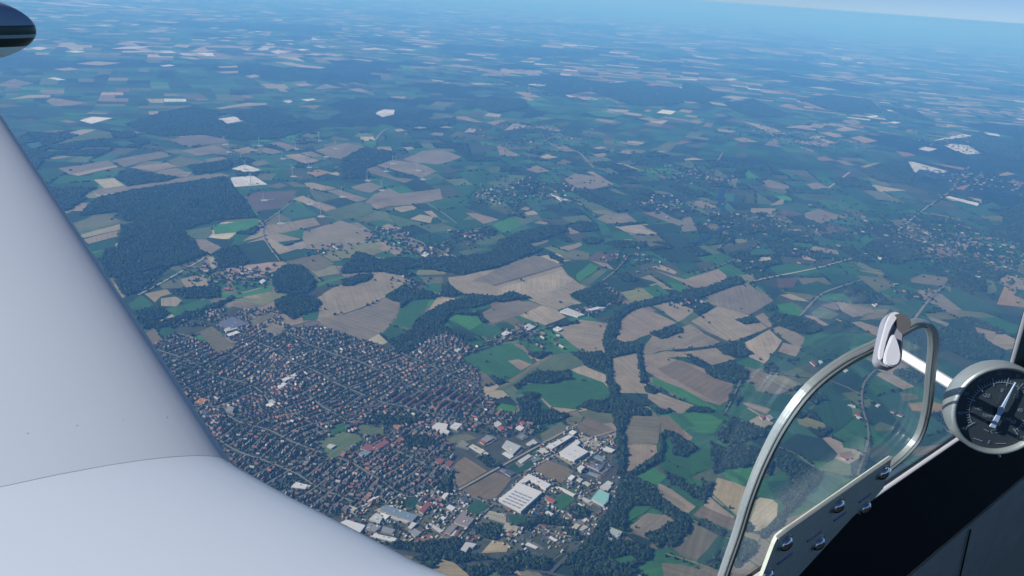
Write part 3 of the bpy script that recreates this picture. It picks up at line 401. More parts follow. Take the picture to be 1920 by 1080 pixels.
# ------------------------------------------------------------------ buildings one can pick out: (view, roof colour, height, outline, label)
WE, WF, WT = (900, 860, 6), (640, 900, 6), (280, 600, 3.4286)
RC = dict(white=(.74, .75, .76), pale=(.56, .58, .58), grey=(.30, .31, .33), dark=(.09, .095, .12), blue=(.20, .28, .36), navy=(.05, .07, .20), purple=(.16, .17, .26), teal=(.30, .62, .60),
          red=(.42, .10, .07), brick=(.27, .09, .075), taupe=(.27, .24, .24), cream=(.55, .53, .42), orange=(.45, .19, .08), greygreen=(.42, .47, .42), olive=(.26, .27, .22))
RC = {k: tuple(x * 0.62 for x in v) for k, v in RC.items()}
BUILD = [
 (WE, 'white', 11, [210,455,370,330,430,265,700,375,460,590], 'largest white factory hall, with rows of rooflights'),
 (WE, 'white', 9, [505,205,550,170,800,290,740,335], 'white wing beside the largest factory hall, across a narrow yard'),
 (WE, 'white', 9, [436,258,500,210,560,236,512,266,470,272], 'short white link joining the largest factory hall to its wing'),
 (WE, 'white', 6, [875,310,930,330,1070,400,1050,420,960,375], 'long narrow white shed on the lawn beside the largest factory hall'),
 (WE, 'red', 7, [735,455,770,430,850,470,820,500], 'bright red roof between the largest factory hall and the lawn'),
 (WE, 'teal', 10, [1255,450,1340,345,1455,395,1440,480,1390,520], 'turquoise roofed hall next to the curving railway'),
 (WE, 'pale', 8, [1350,315,1400,275,1480,310,1430,365], 'pale grey hall right behind the turquoise roof'),
 (WE, 'pale', 7, [1410,268,1440,246,1500,272,1472,296], 'small pale hall, second behind the turquoise roof'),
 (WE, 'white', 7, [985,220,1030,180,1070,200,1030,240], 'white block at the corner of the brown works field'),
 (WE, 'pale', 6, [1085,235,1115,210,1160,230,1130,260], 'small pale flat block right of the corner block by the brown works field'),
 (WE, 'cream', 6, [1150,270,1190,250,1250,285,1220,305], 'cream house-like block among gravel, third right of the brown works field'),
 (WE, 'white', 13, [1095,100,1135,70,1180,90,1140,130], 'tall white cube beside the purple roofed hall'),
 (WE, 'purple', 8, [1220,75,1270,40,1390,90,1340,130], 'purple roofed hall on the asphalt yard by the railway'),
 (WE, 'blue', 6, [1215,160,1240,145,1360,185,1330,205], 'long blue shed below the purple roofed hall'),
 (WE, 'red', 5, [1175,60,1195,45,1220,60,1200,75], 'tiny red roof at the corner of the purple roofed hall'),
 (WE, 'dark', 7, [280,160,320,125,395,160,340,195], 'slate blue roofed block beside the road between the two brown fields'),
 (WE, 'purple', 5, [222,125,250,108,305,128,275,155], 'low violet roof touching the slate blue block by the brown fields'),
 (WE, 'white', 6, [735,600,765,585,825,620,800,640], 'small white shed beside the blue container rows'),
 (WE, 'navy', 4, [575,590,600,580,690,612,665,625], 'upper row of dark blue containers below the largest factory hall'),
 (WE, 'navy', 4, [640,640,665,628,745,655,715,672], 'lower row of dark blue containers below the largest factory hall'),
 (WE, 'white', 6, [1065,545,1110,495,1165,530,1130,575], 'jagged white roof below the turquoise hall, left of the track'),
 (WE, 'olive', 6, [985,610,1030,570,1085,590,1030,650], 'dull grey flat roof next to the jagged white roof'),
 (WE, 'cream', 5, [905,735,955,655,1000,670,935,745], 'narrow cream building beside the trees below the dull grey roof'),
 (WE, 'white', 4, [1120,650,1140,630,1155,645,1132,665], 'tiny white hut left of the small brick roof by the railway yard'),
 (WE, 'white', 5, [1155,690,1185,665,1210,685,1175,710], 'small white shed below the tiny white hut'),
 (WE, 'brick', 5, [1190,655,1210,642,1232,658,1212,672], 'tiny brick red roof beside the small white shed near the railway'),
 (WE, 'cream', 5, [1030,770,1080,725,1130,745,1080,800], 'left of two cream sheds in the yard near the level crossing'),
 (WE, 'cream', 5, [1112,790,1170,742,1220,770,1152,808], 'right of two cream sheds in the yard near the level crossing'),
 (WE, 'white', 5, [510,965,540,940,655,995,630,1010], 'wedge shaped white shed on the dark green testing ground'),
 (WE, 'white', 5, [775,885,795,870,875,910,850,930], 'oblong white shed at the top of the dark green testing ground'),
 (WE, 'pale', 5, [1130,445,1170,435,1262,475,1222,492], 'long pale shed leading up to the turquoise hall'),
 (WE, 'greygreen', 9, [1440,845,1480,775,1600,820,1540,920,1440,910], 'grey green roofed hall standing alone right of the railway'),
 (WE, 'white', 7, [1402,855,1430,826,1470,850,1440,885], 'small white annex of the lone grey green hall'),
 (WE, 'brick', 5, [685,755,700,738,750,750,738,772], 'brick red roof at the edge of the dark green testing ground'),
 (WF, 'white', 10, [-60,500,60,445,270,510,200,600,-20,550], 'big white hall partly hidden by the wing edge'),
 (WF, 'pale', 8, [310,440,390,370,475,400,430,485], 'pale grey sheds beside the long blue roofed hall'),
 (WF, 'white', 8, [432,386,450,368,545,398,500,440], 'white roofed shed tucked under the long blue roofed hall'),
 (WF, 'blue', 9, [435,335,500,280,860,395,800,460], 'long blue roofed hall in the timber works'),
 (WF, 'pale', 5, [545,420,570,405,770,465,740,480], 'narrow pale shed along the front of the long blue hall'),
 (WF, 'white', 6, [750,530,800,470,850,490,790,545], 'white shed at the near right end of the long blue hall'),
 (WF, 'grey', 7, [265,550,310,480,450,520,380,580], 'left of two dark grey flat halls in the timber works'),
 (WF, 'grey', 7, [445,580,470,520,600,555,570,605], 'right of two dark grey flat halls in the timber works'),
 (WF, 'white', 7, [345,635,370,600,625,655,590,695], 'long white shed nearest to the wing edge'),
 (WF, 'grey', 6, [770,590,820,545,905,585,830,640], 'square grey shed beside the red log piles'),
 (WF, 'brick', 8, [870,345,960,240,1020,260,920,370], 'long brick red roof behind the timber works'),
 (WF, 'dark', 7, [850,270,885,235,930,255,880,290], 'dark slate roof touching the small green meadow'),
 (WF, 'white', 7, [1060,140,1100,110,1155,135,1115,165], 'left of two white blocks at the road fork'),
 (WF, 'white', 7, [1130,185,1170,130,1210,150,1165,210], 'right of two white blocks at the road fork'),
 (WF, 'red', 6, [1035,215,1065,190,1095,210,1070,235], 'small red house below the two white blocks at the fork'),
 (WF, 'white', 7, [1180,305,1215,275,1285,310,1245,345], 'white hall between the road fork and the taupe halls'),
 (WF, 'taupe', 9, [1265,465,1370,340,1420,360,1400,400,1500,430,1420,525,1300,480], 'large taupe flat roofed hall with a notched corner'),
 (WF, 'taupe', 7, [1165,585,1240,490,1310,510,1225,605], 'smaller taupe hall below the large notched one'),
 (WF, 'pale', 5, [1228,622,1272,562,1300,566,1258,636], 'narrow pale shed alongside the smaller taupe hall'),
 (WF, 'brick', 5, [1262,638,1304,568,1342,560,1290,642], 'narrow brick red shed alongside the smaller taupe hall'),
 (WF, 'white', 5, [1110,425,1140,405,1180,425,1150,445], 'small white cabin left of the large taupe hall'),
 (WF, 'pale', 5, [1000,510,1030,495,1150,570,1110,590], 'long low pale shed left of the smaller taupe hall'),
 (WF, 'pale', 8, [1335,790,1400,695,1520,720,1480,760,1440,750,1390,825], 'pale C shaped roof among the trees at the road end'),
 (WF, 'white', 6, [290,235,390,175,410,195,300,250], 'long slim white building at the town edge above the timber works'),
 (WF, 'pale', 5, [230,285,280,255,300,270,240,300], 'short pale building next to the long slim white one'),
 (WF, 'cream', 6, [55,325,90,285,180,315,140,345], 'square cream building above the big white hall by the wing'),
 (WF, 'dark', 6, [1330,200,1380,185,1430,215,1380,250], 'dark roofed block beside the small meadow and white hall'),
 (WF, 'white', 5, [1360,290,1380,270,1400,285,1380,305], 'tiny white kiosk on the meadow edge'),
 (WF, 'orange', 6, [1070,290,1085,272,1110,284,1092,302], 'small orange house beside the long brick red roof'),
 (VB, 'white', 9, [510,240,540,215,600,225,590,255,610,265,600,280,560,275,545,260], 'white stepped school roof at the edge of the town park'),
 (VB, 'white', 8, [610,240,640,215,680,225,650,255], 'white bent building right of the stepped school roof'),
 (VB, 'white', 7, [980,245,1000,230,1030,245,1010,262], 'white roof below the red round roof'),
 (VB, 'pale', 7, [850,225,880,205,905,225,880,240], 'pale roof behind the bright red one in the upper works'),
 (VB, 'red', 6, [880,245,905,232,920,250,895,262], 'bright red square roof in the upper works'),
 (VB, 'red', 7, [1005,215,1020,205,1035,220,1020,232], 'red round looking roof at the wood edge'),
 (VB, 'grey', 7, [790,310,820,285,855,305,820,325], 'grey square roof joined to a red one'),
 (VB, 'red', 6, [780,325,800,312,818,326,800,338], 'red roof joined to the grey square one'),
 (VB, 'white', 9, [1150,350,1280,285,1300,295,1185,365], 'long white hall behind the big windowless white hall'),
 (VB, 'white', 8, [1280,270,1300,258,1325,270,1305,285], 'small white block at the far end of the long white hall'),
 (VB, 'white', 12, [1225,385,1330,310,1345,330,1325,345,1390,380,1310,430], 'big windowless white hall with a bare flat roof'),
 (VB, 'pale', 7, [1040,335,1080,310,1105,330,1065,350], 'pale hall in the upper works, left of the long white hall'),
 (VB, 'pale', 8, [905,350,930,315,1010,350,965,395], 'pale sawtooth roofed complex in the upper works'),
 (VB, 'white', 6, [905,390,925,380,970,405,950,418], 'white shed below the sawtooth complex'),
 (VB, 'pale', 6, [995,430,1050,395,1070,405,1015,445], 'long pale shed on the lawn below the upper works'),
 (VB, 'blue', 5, [1070,430,1105,408,1125,420,1090,437], 'blue glass roofed shed on the lawn, right of the long pale shed'),
 (VB, 'pale', 6, [1105,375,1130,360,1170,380,1145,392], 'pale office block left of the big windowless hall'),
 (VB, 'blue', 5, [1005,295,1020,285,1035,295,1020,303], 'tiny vivid blue roof in the upper works'),
 (VB, 'white', 6, [1390,385,1410,375,1420,388,1405,396], 'small white cube right of the big windowless hall'),
 (VB, 'white', 6, [1470,370,1490,350,1540,370,1520,385], 'white shed between the sandy yard and the railway'),
 (VB, 'blue', 6, [1420,410,1440,395,1490,420,1470,432], 'blue grey shed above the purple roofed hall'),
 (VB, 'olive', 6, [660,340,680,315,720,340,700,350], 'olive grey bent roof on the school lawn'),
 (VB, 'cream', 6, [720,350,740,338,810,375,785,390], 'long cream building on the school lawn'),
 (VB, 'pale', 6, [785,400,810,380,830,390,805,410], 'small pale block at the end of the long cream building'),
 (VB, 'brick', 6, [525,435,545,412,580,428,560,450], 'left brick red block of the housing court'),
 (VB, 'brick', 6, [580,455,600,425,632,440,605,468], 'right brick red block of the housing court'),
 (VB, 'brick', 8, [105,360,150,335,180,350,240,310,270,330,200,370,150,375], 'angled maroon school roof below the sports ground'),
 (VB, 'blue', 8, [90,385,140,372,170,380,130,410], 'blue grey hall touching the angled maroon roof'),
 (VB, 'orange', 7, [290,235,310,222,340,235,320,250], 'orange villa roof in the town wood'),
 (VB, 'brick', 7, [300,325,330,295,350,300,325,335], 'brick red roof right of the sports ground'),
 (WT, 'white', 7, [850,380,930,345,950,355,875,390], 'long white market roof in the middle of the town'),
 (WT, 'white', 7, [815,430,860,400,890,410,840,440], 'white roof left of the long white market roof'),
 (WT, 'white', 7, [740,545,785,530,806,542,772,560], 'lower of two white roofs left of the town centre'),
 (WT, 'pale', 7, [765,520,790,508,815,528,796,536], 'upper of two white roofs left of the town centre'),
 (WT, 'grey', 9, [490,580,510,550,545,560,535,590], 'grey tower block near the wing edge'),
 (WT, 'dark', 8, [305,595,340,575,400,580,360,610], 'dark blue roof closest to the wing leading edge'),
 (WT, 'white', 7, [910,1075,940,1040,1040,1065,1000,1085], 'white jagged roof in the houses above the wing root'),
 (WT, 'orange', 7, [290,530,330,500,380,510,340,540], 'orange red roof beside the wing leading edge'),
 (WT, 'pale', 6, [1140,810,1160,795,1200,805,1170,825], 'small pale clubhouse beside the sports ground'),
 (VD, 'purple', 9, [1215,745,1310,700,1400,740,1310,765], 'violet roofed factory in the far part of the town'),
 (VD, 'pale', 8, [1255,770,1320,755,1340,765,1270,785], 'pale roof in front of the violet factory'),
 (VD, 'white', 8, [1275,800,1330,780,1350,790,1290,810], 'white strip roof below the violet factory'),
 (VD, 'white', 7, [1460,500,1480,488,1495,500,1475,512], 'cream white farm roof left of the round wood'),
 (VA, 'white', 7, [900,795,925,780,950,790,930,805], 'white shed in the roadside settlement below the pale fields'),
 (VA, 'pale', 7, [1020,760,1050,740,1095,755,1060,775], 'pale cluster roof in the roadside settlement'),
 (VA, 'pale', 7, [1230,670,1270,650,1370,690,1330,700], 'pale works roof beside the dark wood'),
 (VA, 'white', 6, [1375,660,1440,645,1490,650,1400,668], 'long white works roof beside the dark wood'),
 (VA, 'white', 6, [1190,770,1215,755,1245,770,1220,782], 'white farm roof at the wood corner below the pale works'),
 (VA, 'white', 6, [380,555,400,545,415,555,398,563], 'white hut in the wood beside the largest brown field'),
 (VA, 'pale', 6, [635,885,655,875,675,885,655,897], 'white house at the town edge beside the green field'),
 (VA, 'brick', 6, [690,875,710,865,728,872,708,885], 'pink red house at the town edge beside the green field'),
 (VA, 'white', 6, [1180,10,1230,30,1280,45,1240,50], 'white shed row at a far village'),
 (VA, 'white', 8, [450,350,470,335,495,348,475,362], 'pale gravel works hall left of the river meadow'),
 (VE, 'brick', 5, [432,660,450,648,468,660,450,678], 'red farm roof outside the lower left of the vent window tube'),
 (VE, 'grey', 5, [466,660,490,650,514,672,490,684], 'grey farm roof next to the red one outside the vent window tube'),
 (VE, 'cream', 5, [355,848,375,838,402,855,385,866], 'cream farm roof in the wood by the vent window tube'),
 (VE, 'orange', 5, [405,842,430,835,448,855,425,870], 'orange farm roof touching the vent window tube'),
 (VE, 'brick', 5, [888,890,905,880,935,893,918,905], 'left pink barn in the meadow seen through the vent window'),
 (VE, 'brick', 5, [920,885,930,880,958,892,946,898], 'right pink barn in the meadow seen through the vent window'),
 (VE, 'pale', 5, [928,597,942,594,985,604,972,610], 'upper pale barn of the hamlet seen through the vent window'),
 (VE, 'red', 5, [970,650,985,645,1002,655,988,662], 'red farmhouse of the hamlet seen through the vent window'),
 (VE, 'pale', 5, [978,664,990,660,1018,672,1004,678], 'lower pale barn of the hamlet seen through the vent window'),
 (VE, 'brick', 5, [1170,632,1182,628,1202,638,1190,642], 'left brick barn of the far hamlet seen through the vent window'),
 (VE, 'brick', 5, [1205,650,1220,646,1248,656,1234,662], 'right brick barn of the far hamlet seen through the vent window'),
 (VE, 'pale', 5, [1085,598,1098,590,1114,598,1100,606], 'small pale barn in the middle of the vent window'),
 (VE, 'brick', 5, [715,352,732,348,758,372,744,378], 'pink barn row above the vent window tube'),
 (VE, 'pale', 5, [765,348,778,345,790,360,776,364], 'pale barn right of the pink barn row'),
 (VE, 'pale', 5, [1065,30,1080,18,1098,30,1084,42], 'pale farm roof above the vent window latch'),
 (VE, 'pale', 5, [900,398,918,392,934,406,918,412], 'grey white barn touching the inside of the vent window tube'),
 (VC, 'white', 7, [1095,365,1110,358,1132,368,1116,376], 'white hall in the far dark wood, right of the straight road'),
 (VC, 'pale', 6, [1600,535,1618,525,1636,540,1618,552], 'pink and white farm on the far right'),
]
# ------------------------------------------------------------------ the plain
def flat_sheet(name, poly, z, col, mat, parent=None, d=None):
    V = np.column_stack([poly, np.full(len(poly), z)])
    if area(poly) < 0: V = V[::-1]
    me = mesh_np(name, V, np.arange(len(V)), [len(V)], np.array([col]), np.array([long_dir(poly) if d is None else d]))
    return link(name, me, parent, [mat])

def build_ground():
    # one sheet out to the horizon, finer towards the middle
    rings = [0, 600, 1500, 4000, 12000, 30000, 70000, 150000]; n = 48; V = [(0, 0, 0)]; loops = []; counts = []
    for r in rings[1:]:
        for k in range(n): V.append((r * math.cos(2 * math.pi * k / n), r * math.sin(2 * math.pi * k / n), 0))
    for k in range(n): loops += [0, 1 + k, 1 + (k + 1) % n]; counts.append(3)
    for i in range(len(rings) - 2):
        a = 1 + i * n; b = a + n
        for k in range(n): loops += [a + k, b + k, b + (k + 1) % n, a + (k + 1) % n]; counts.append(4)
    me = mesh_np('ground', V, loops, counts, np.tile((.03, .05, .03), (len(counts), 1)), np.tile((0.8, 0.6), (len(counts), 1)))
    o = link('ground', me, None, [M_FIELD]); tag(o, kind='structure'); return o
GROUND = build_ground()

def clear(P, polys, marg=0):
    k = np.ones(len(P), bool)
    for p in polys: k &= ~inside(P, p)
    return k
def lowfreq(P, wl, seed):
    """smooth value noise in 0..1, wavelength wl metres"""
    g = np.random.default_rng(seed); T = g.random((64, 64)); q = P / wl
    i = np.floor(q).astype(int); f = q - i; f = f * f * (3 - 2 * f)
    a = T[i[:, 0] % 64, i[:, 1] % 64]; b = T[(i[:, 0] + 1) % 64, i[:, 1] % 64]; c = T[i[:, 0] % 64, (i[:, 1] + 1) % 64]; d = T[(i[:, 0] + 1) % 64, (i[:, 1] + 1) % 64]
    return (a * (1 - f[:, 0]) + b * f[:, 0]) * (1 - f[:, 1]) + (c * (1 - f[:, 0]) + d * f[:, 0]) * f[:, 1]

def split_poly(P, c, d):
    s = (P - c) @ np.array([-d[1], d[0]]); A, B = [], []; n = len(P)
    for i in range(n):
        j = (i + 1) % n
        (A if s[i] >= 0 else B).append(P[i])
        if (s[i] >= 0) != (s[j] >= 0):
            q = P[i] + (P[j] - P[i]) * (s[i] / (s[i] - s[j])); A.append(q); B.append(q)
    return np.array(A), np.array(B)

def build_patchwork():
    """the countless fields of the plain: land divided and divided again as real parcels are"""
    d0, r0 = _d0[:2], _r0[:2]; g = np.random.default_rng(5)
    def W(a, b): return d0 * a + r0 * b
    start = []
    edges = [(700, 3200), (3200, 6500), (6500, 12000), (12000, 20000), (20000, 33000), (33000, 60000)]
    for a, b in edges:
        wa = 0.95 * b + 900; k = max(3, int(2 * wa / (b - a) * 1.2))
        xs = np.linspace(-wa, wa, k + 1)
        for i in range(k): start.append(np.array([W(a, xs[i]), W(b, xs[i]), W(b, xs[i + 1]), W(a, xs[i + 1])])[::-1])
    out = []; stack = [(p, None, 0) for p in start]
    while stack:
        p, d, dep = stack.pop(); c = p.mean(0); D = np.linalg.norm(c)
        A = abs(area(p)); s = 140.0 * (1 + (D / 13000.0) ** 1.2)
        big = lowfreq(c[None], 1500.0 * (1 + D / 15000), 3)[0]
        tgt = (s * (0.5 + 0.9 * big)) ** 2 * math.exp(g.normal(0, .45))
        if A < tgt or dep > 16:
            out.append((p, d)); continue
        if d is None or g.random() < .12:
            th = lowfreq(c[None], 5000.0, 8)[0] * 3.0 + g.normal(0, .12); d = np.array([math.cos(th), math.sin(th)])
        e = p - c; L1 = np.ptp(e @ d); nd = np.array([-d[1], d[0]]); L2 = np.ptp(e @ nd)
        cut = nd if L1 > L2 * g.uniform(.7, 1.9) else d
        th = g.normal(0, .07); cut = np.array([cut[0] * math.cos(th) - cut[1] * math.sin(th), cut[0] * math.sin(th) + cut[1] * math.cos(th)])
        A_, B_ = split_poly(p, c + cut[::-1] * 0 + e[g.integers(len(e))] * g.uniform(-.2, .2), cut)
        if len(A_) < 3 or len(B_) < 3: out.append((p, d)); continue
        stack.append((A_, d, dep + 1)); stack.append((B_, d, dep + 1))
    cen = np.array([p.mean(0) for p, d in out]); Dc = np.linalg.norm(cen, axis=1)
    wood = lowfreq(cen, 2600.0, 21) * .6 + lowfreq(cen, 900.0, 22) * .4
    dry = lowfreq(cen, 4200.0, 23) * .6 + lowfreq(cen, 1300.0, 24) * .4
    px, _ = to_px(np.column_stack([cen, np.zeros(len(cen))]))
    V = []; loops = []; counts = []; cols = []; dirs = []; woods = []; hedges = []
    far = ['forest', 'dgreen', 'greend', 'green', 'teal', 'olived', 'oliveg', 'olive', 'olivet', 'tand', 'tan', 'tanp', 'tanl', 'cream', 'white', 'plough', 'redt']
    for k, (p, d) in enumerate(out):
        u = g.random(); fy = px[k, 1]
        if wood[k] > (.60 if Dc[k] < 8000 else .66) and Dc[k] > 4500: c = 'forest' if u < .85 else 'dgreen'
        else:
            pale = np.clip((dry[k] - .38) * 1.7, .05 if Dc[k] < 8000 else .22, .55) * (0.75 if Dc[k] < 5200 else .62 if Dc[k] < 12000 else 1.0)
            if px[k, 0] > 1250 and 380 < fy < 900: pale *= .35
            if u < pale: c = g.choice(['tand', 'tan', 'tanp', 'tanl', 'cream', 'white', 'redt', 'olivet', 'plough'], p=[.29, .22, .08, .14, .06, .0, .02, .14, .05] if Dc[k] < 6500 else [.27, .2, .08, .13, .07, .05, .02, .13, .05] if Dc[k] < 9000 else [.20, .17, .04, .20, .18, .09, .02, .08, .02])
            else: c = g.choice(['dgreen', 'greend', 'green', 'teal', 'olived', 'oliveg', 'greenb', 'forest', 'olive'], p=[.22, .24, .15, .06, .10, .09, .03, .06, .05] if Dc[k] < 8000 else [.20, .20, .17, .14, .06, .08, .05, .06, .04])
        q = p.mean(0) + (p - p.mean(0)) * (1 - min(.035, 5.0 / math.sqrt(abs(area(p)) + 1)))
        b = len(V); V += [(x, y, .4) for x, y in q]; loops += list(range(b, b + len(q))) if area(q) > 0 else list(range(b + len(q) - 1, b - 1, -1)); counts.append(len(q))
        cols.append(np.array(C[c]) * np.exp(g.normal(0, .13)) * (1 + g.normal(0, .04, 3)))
        dirs.append(long_dir(q))
        if Dc[k] < 6500 and Dc[k] > 900:
            if c == 'forest': woods.append(q)
            elif g.random() < .62:
                i = g.integers(len(q)); hedges.append((q[i], q[(i + 1) % len(q)]))
    me = mesh_np('field_patchwork', V, loops, counts, np.array(cols), np.array(dirs))
    o = link('field_patchwork', me, GROUND, [M_FIELD]); tag(o, kind='stuff')
    return woods, hedges
BSP_WOODS, BSP_HEDGES = build_patchwork()

FPOLY = []
for i, (vw, c, uv) in enumerate(FIELDS):
    poly = ground_poly(zoom(*vw, uv)); D = np.linalg.norm(poly.mean(0)); big = abs(area(poly)) > 400000
    poly = rough(poly, 45 if D < 4000 else 150, 2.0 if D < 4000 else 6.0)
    col = np.array(C[c]) * math.exp(rng.normal(0, .07))
    z = .8 + .005 * i + (0.00025 * i * max(0, D - 4000) / 4000)
    nm = {'town': 'town_ground', 'works': 'works_ground', 'yard': 'works_ground', 'asphalt': 'paved_yard', 'sand': 'bare_ground', 'sandy': 'bare_ground'}.get(c, 'field')
    o = flat_sheet(nm, poly, z, col, M_FIELD, GROUND)
    FPOLY.append((c, poly))

# the lake with its sand banks, and the river
def water_mat():
    m, t, n, l, b = new_mat('water'); b.inputs['Base Color'].default_value = (.010, .026, .050, 1); b.inputs['Roughness'].default_value = .5; b.inputs['Specular IOR Level'].default_value = .15
    return m
M_WATER = water_mat()
lk = ground_poly(zoom(*VK, [1310,975,1330,955,1400,965,1440,980,1510,985,1525,1000,1490,1012,1400,1005,1340,990]))
tag(flat_sheet('lake', lk, 5.2, (0, 0, 0), M_WATER), 'blue quarry lake with white sand banks at the upper right', 'lake', kind='structure')
def strip(name, pts, w, z, col, mat, parent=None):
    P = [np.array(p) for p in pts]; Q = []
    for a, b in zip(P[:-1], P[1:]):
        k = max(1, int(np.linalg.norm(b - a) / 60))
        for q in range(k): Q.append(a + (b - a) * q / k)
    Q.append(P[-1]); Q = np.array(Q)
    for _ in range(2):
        if len(Q) > 3: Q[1:-1] = (Q[:-2] + 2 * Q[1:-1] + Q[2:]) / 4
    T = np.gradient(Q, axis=0); T /= np.linalg.norm(T, axis=1)[:, None] + 1e-9; N = np.column_stack([-T[:, 1], T[:, 0]])
    n = len(Q); V = np.zeros((2 * n, 3)); V[:n, :2] = Q + N * w / 2; V[n:, :2] = Q - N * w / 2; V[:, 2] = z
    loops = []; 
    for i in range(n - 1): loops += [i, n + i, n + i + 1, i + 1]
    me = mesh_np(name, V, loops, [4] * (n - 1), np.tile(col, (n - 1, 1)), np.tile((1, 0), (n - 1, 1)))
    o = link(name, me, parent, [mat]); return o, Q
RIV = zoom(*VC, [50,290,110,270,170,245,230,200,280,165,270,150,225,115,210,60,215,0,240,-60,330,-130])
o, _ = strip('river', [G(*p) for p in RIV], 38, 4.4, (0, 0, 0), M_WATER); tag(o, 'dark winding river in the middle distance', 'river', kind='structure')
ROADQ = []
for i, (vw, wd, c, uv) in enumerate(ROADS):
    pts = [G(*p) for p in zoom(*vw, uv)]
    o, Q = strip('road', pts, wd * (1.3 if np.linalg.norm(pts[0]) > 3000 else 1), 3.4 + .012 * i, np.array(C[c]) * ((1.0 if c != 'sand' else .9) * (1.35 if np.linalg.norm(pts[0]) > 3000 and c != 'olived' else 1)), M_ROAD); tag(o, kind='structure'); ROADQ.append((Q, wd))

# ------------------------------------------------------------------ woods and trees
def ico(sub):
    bm = bmesh.new(); bmesh.ops.create_icosphere(bm, subdivisions=sub, radius=1.0)
    v = np.array([x.co[:] for x in bm.verts]); f = np.array([[q.index for q in p.verts] for p in bm.faces]); bm.free(); return v, f
ICO = {1: ico(1), 2: ico(2)}
def crowns(P, R, H, cols, lvl):
    """many uneven tree crowns as one set of arrays"""
    v, f = ICO[lvl]; n = len(P); g = rng; k = len(v)
    shp = g.uniform(.72, 1.28, (n, k)) if lvl == 1 else g.uniform(.70, 1.30, (n, k))
    a = g.uniform(0, 6.28, n); ca, sa = np.cos(a)[:, None], np.sin(a)[:, None]
    X = (v[:, 0] * ca - v[:, 1] * sa) * shp; Y = (v[:, 0] * sa + v[:, 1] * ca) * shp; Z = v[:, 2] * shp
    V = np.stack([P[:, 0, None] + X * R[:, None], P[:, 1, None] + Y * R[:, None], H[:, None] * .52 + Z * H[:, None] * .5], 2).reshape(-1, 3)
    F = (f[None] + (np.arange(n) * k)[:, None, None]).reshape(-1, 3)
    fc = np.repeat(cols, len(f), 0) * g.uniform(.85, 1.15, (n * len(f), 1))
    return V, F, fc
TREE_C = np.array([(.022, .040, .020), (.016, .032, .020), (.030, .050, .022), (.020, .036, .024)]) * .7
def tree_cols(n):
    return TREE_C[rng.integers(0, 4, n)] * np.exp(rng.normal(0, .30, (n, 1)))
def scatter(poly, s):
    lo, hi = poly.min(0), poly.max(0); nx, ny = (np.maximum(1, (hi - lo) / s)).astype(int) + 1
    X, Y = np.meshgrid(np.arange(nx), np.arange(ny)); P = np.column_stack([X.ravel(), Y.ravel()]).astype(float)
    P[:, 0] += (P[:, 1] % 2) * .5; P = lo + (P + rng.uniform(-.38, .38, P.shape)) * s
    return P[inside(P, poly)]
def wood_arrays(polys, floor=True, avoid=None):
    VV, LL, CC, NC, off = [], [], [], [], 0
    for p in polys:
        D = np.linalg.norm(p.mean(0)); s = float(np.clip(D * .0032, 7.6, 27.0)); lvl = 1
        if floor:
            q = p if area(p) > 0 else p[::-1]
            VV.append(np.column_stack([q, np.full(len(q), 4.6 + (D > 5000) * 3)])); LL.append(np.arange(len(q)) + off); NC.append([len(q)]); CC.append([C['forest']]); off += len(q)
        P = scatter(rough(p, 30, 3.0), s)
        if avoid is not None and len(P): P = P[clear(P, avoid)]
        if not len(P): continue
        n = len(P); R = s * rng.uniform(.5, .85, n); H = np.where(rng.random(n) < .12, .7, 1) * (rng.uniform(9, 15, n) if D < 4500 else rng.uniform(12, 14.5, n))
        V, F, fc = crowns(P, R, H, tree_cols(n), lvl)
        VV.append(V); LL.append((F + off).ravel()); NC.append(np.full(len(F), 3)); CC.append(fc); off += len(V)
    return np.concatenate(VV), np.concatenate(LL), np.concatenate(NC), np.concatenate(CC)
WPOLY = []
NW = 0
for vw, uv in WOODS:
    poly = ground_poly(zoom(*vw, uv)); WPOLY.append(poly)
    glades = [p for c, p in FPOLY if c not in ('town', 'works') and abs(area(p)) < .45 * abs(area(poly)) and inside(p.mean(0)[None], poly)[0] and abs(area(p)) > 600]
    V, L, N, CL = wood_arrays([poly], not glades, glades or None); me = mesh_np('wood', V, L, N, CL); o = link('wood', me, None, [M_TREE]); NW += len(N)
    pc = zoom(*vw, uv).mean(0)
    where = ('far' if pc[1] < 300 else 'middle distance' if pc[1] < 520 else 'near') + ' ' + ('left' if pc[0] < 640 else 'centre' if pc[0] < 1280 else 'right')
    tag(o, 'dark green wood of closely packed trees, ' + where, 'wood', 'woods on the plain', 'stuff')
V, L, N, CL = wood_arrays(BSP_WOODS, False, [p for c, p in FPOLY]); NW += len(N)
tag(link('scattered_woods', mesh_np('scattered_woods', V, L, N, CL), None, [M_TREE]), 'small copses scattered between the fields', 'woods', kind='stuff')
# trees along the parcel boundaries and roads
P = []
for a, b in BSP_HEDGES:
    L_ = np.linalg.norm(b - a); D = np.linalg.norm(a); st = max(7.5, D * .0034); k = int(L_ / st); t = rng.random(max(1, int(k * .75)))
    P.append(a + (b - a) * t[:, None] + rng.normal(0, 1.5, (len(t), 2)))
for Q, wd in ROADQ:
    if np.linalg.norm(Q[0]) > 5200: continue
    seg = Q[:-1]; nxt = Q[1:]; k = int(len(seg) * 4); i = rng.integers(0, len(seg), k); t = rng.random((k, 1)); d = nxt[i] - seg[i]; nn = np.column_stack([-d[:, 1], d[:, 0]]) / (np.linalg.norm(d, axis=1)[:, None] + 1e-6)
    P.append(seg[i] + d * t + nn * (wd / 2 + 4) * rng.choice([-1, 1], (k, 1)))
P = np.concatenate(P); Dp = np.linalg.norm(P, axis=1)
keep = np.ones(len(P), bool)
for c, poly in FPOLY:
    keep &= ~inside(P, poly) | (rng.random(len(P)) < .06)
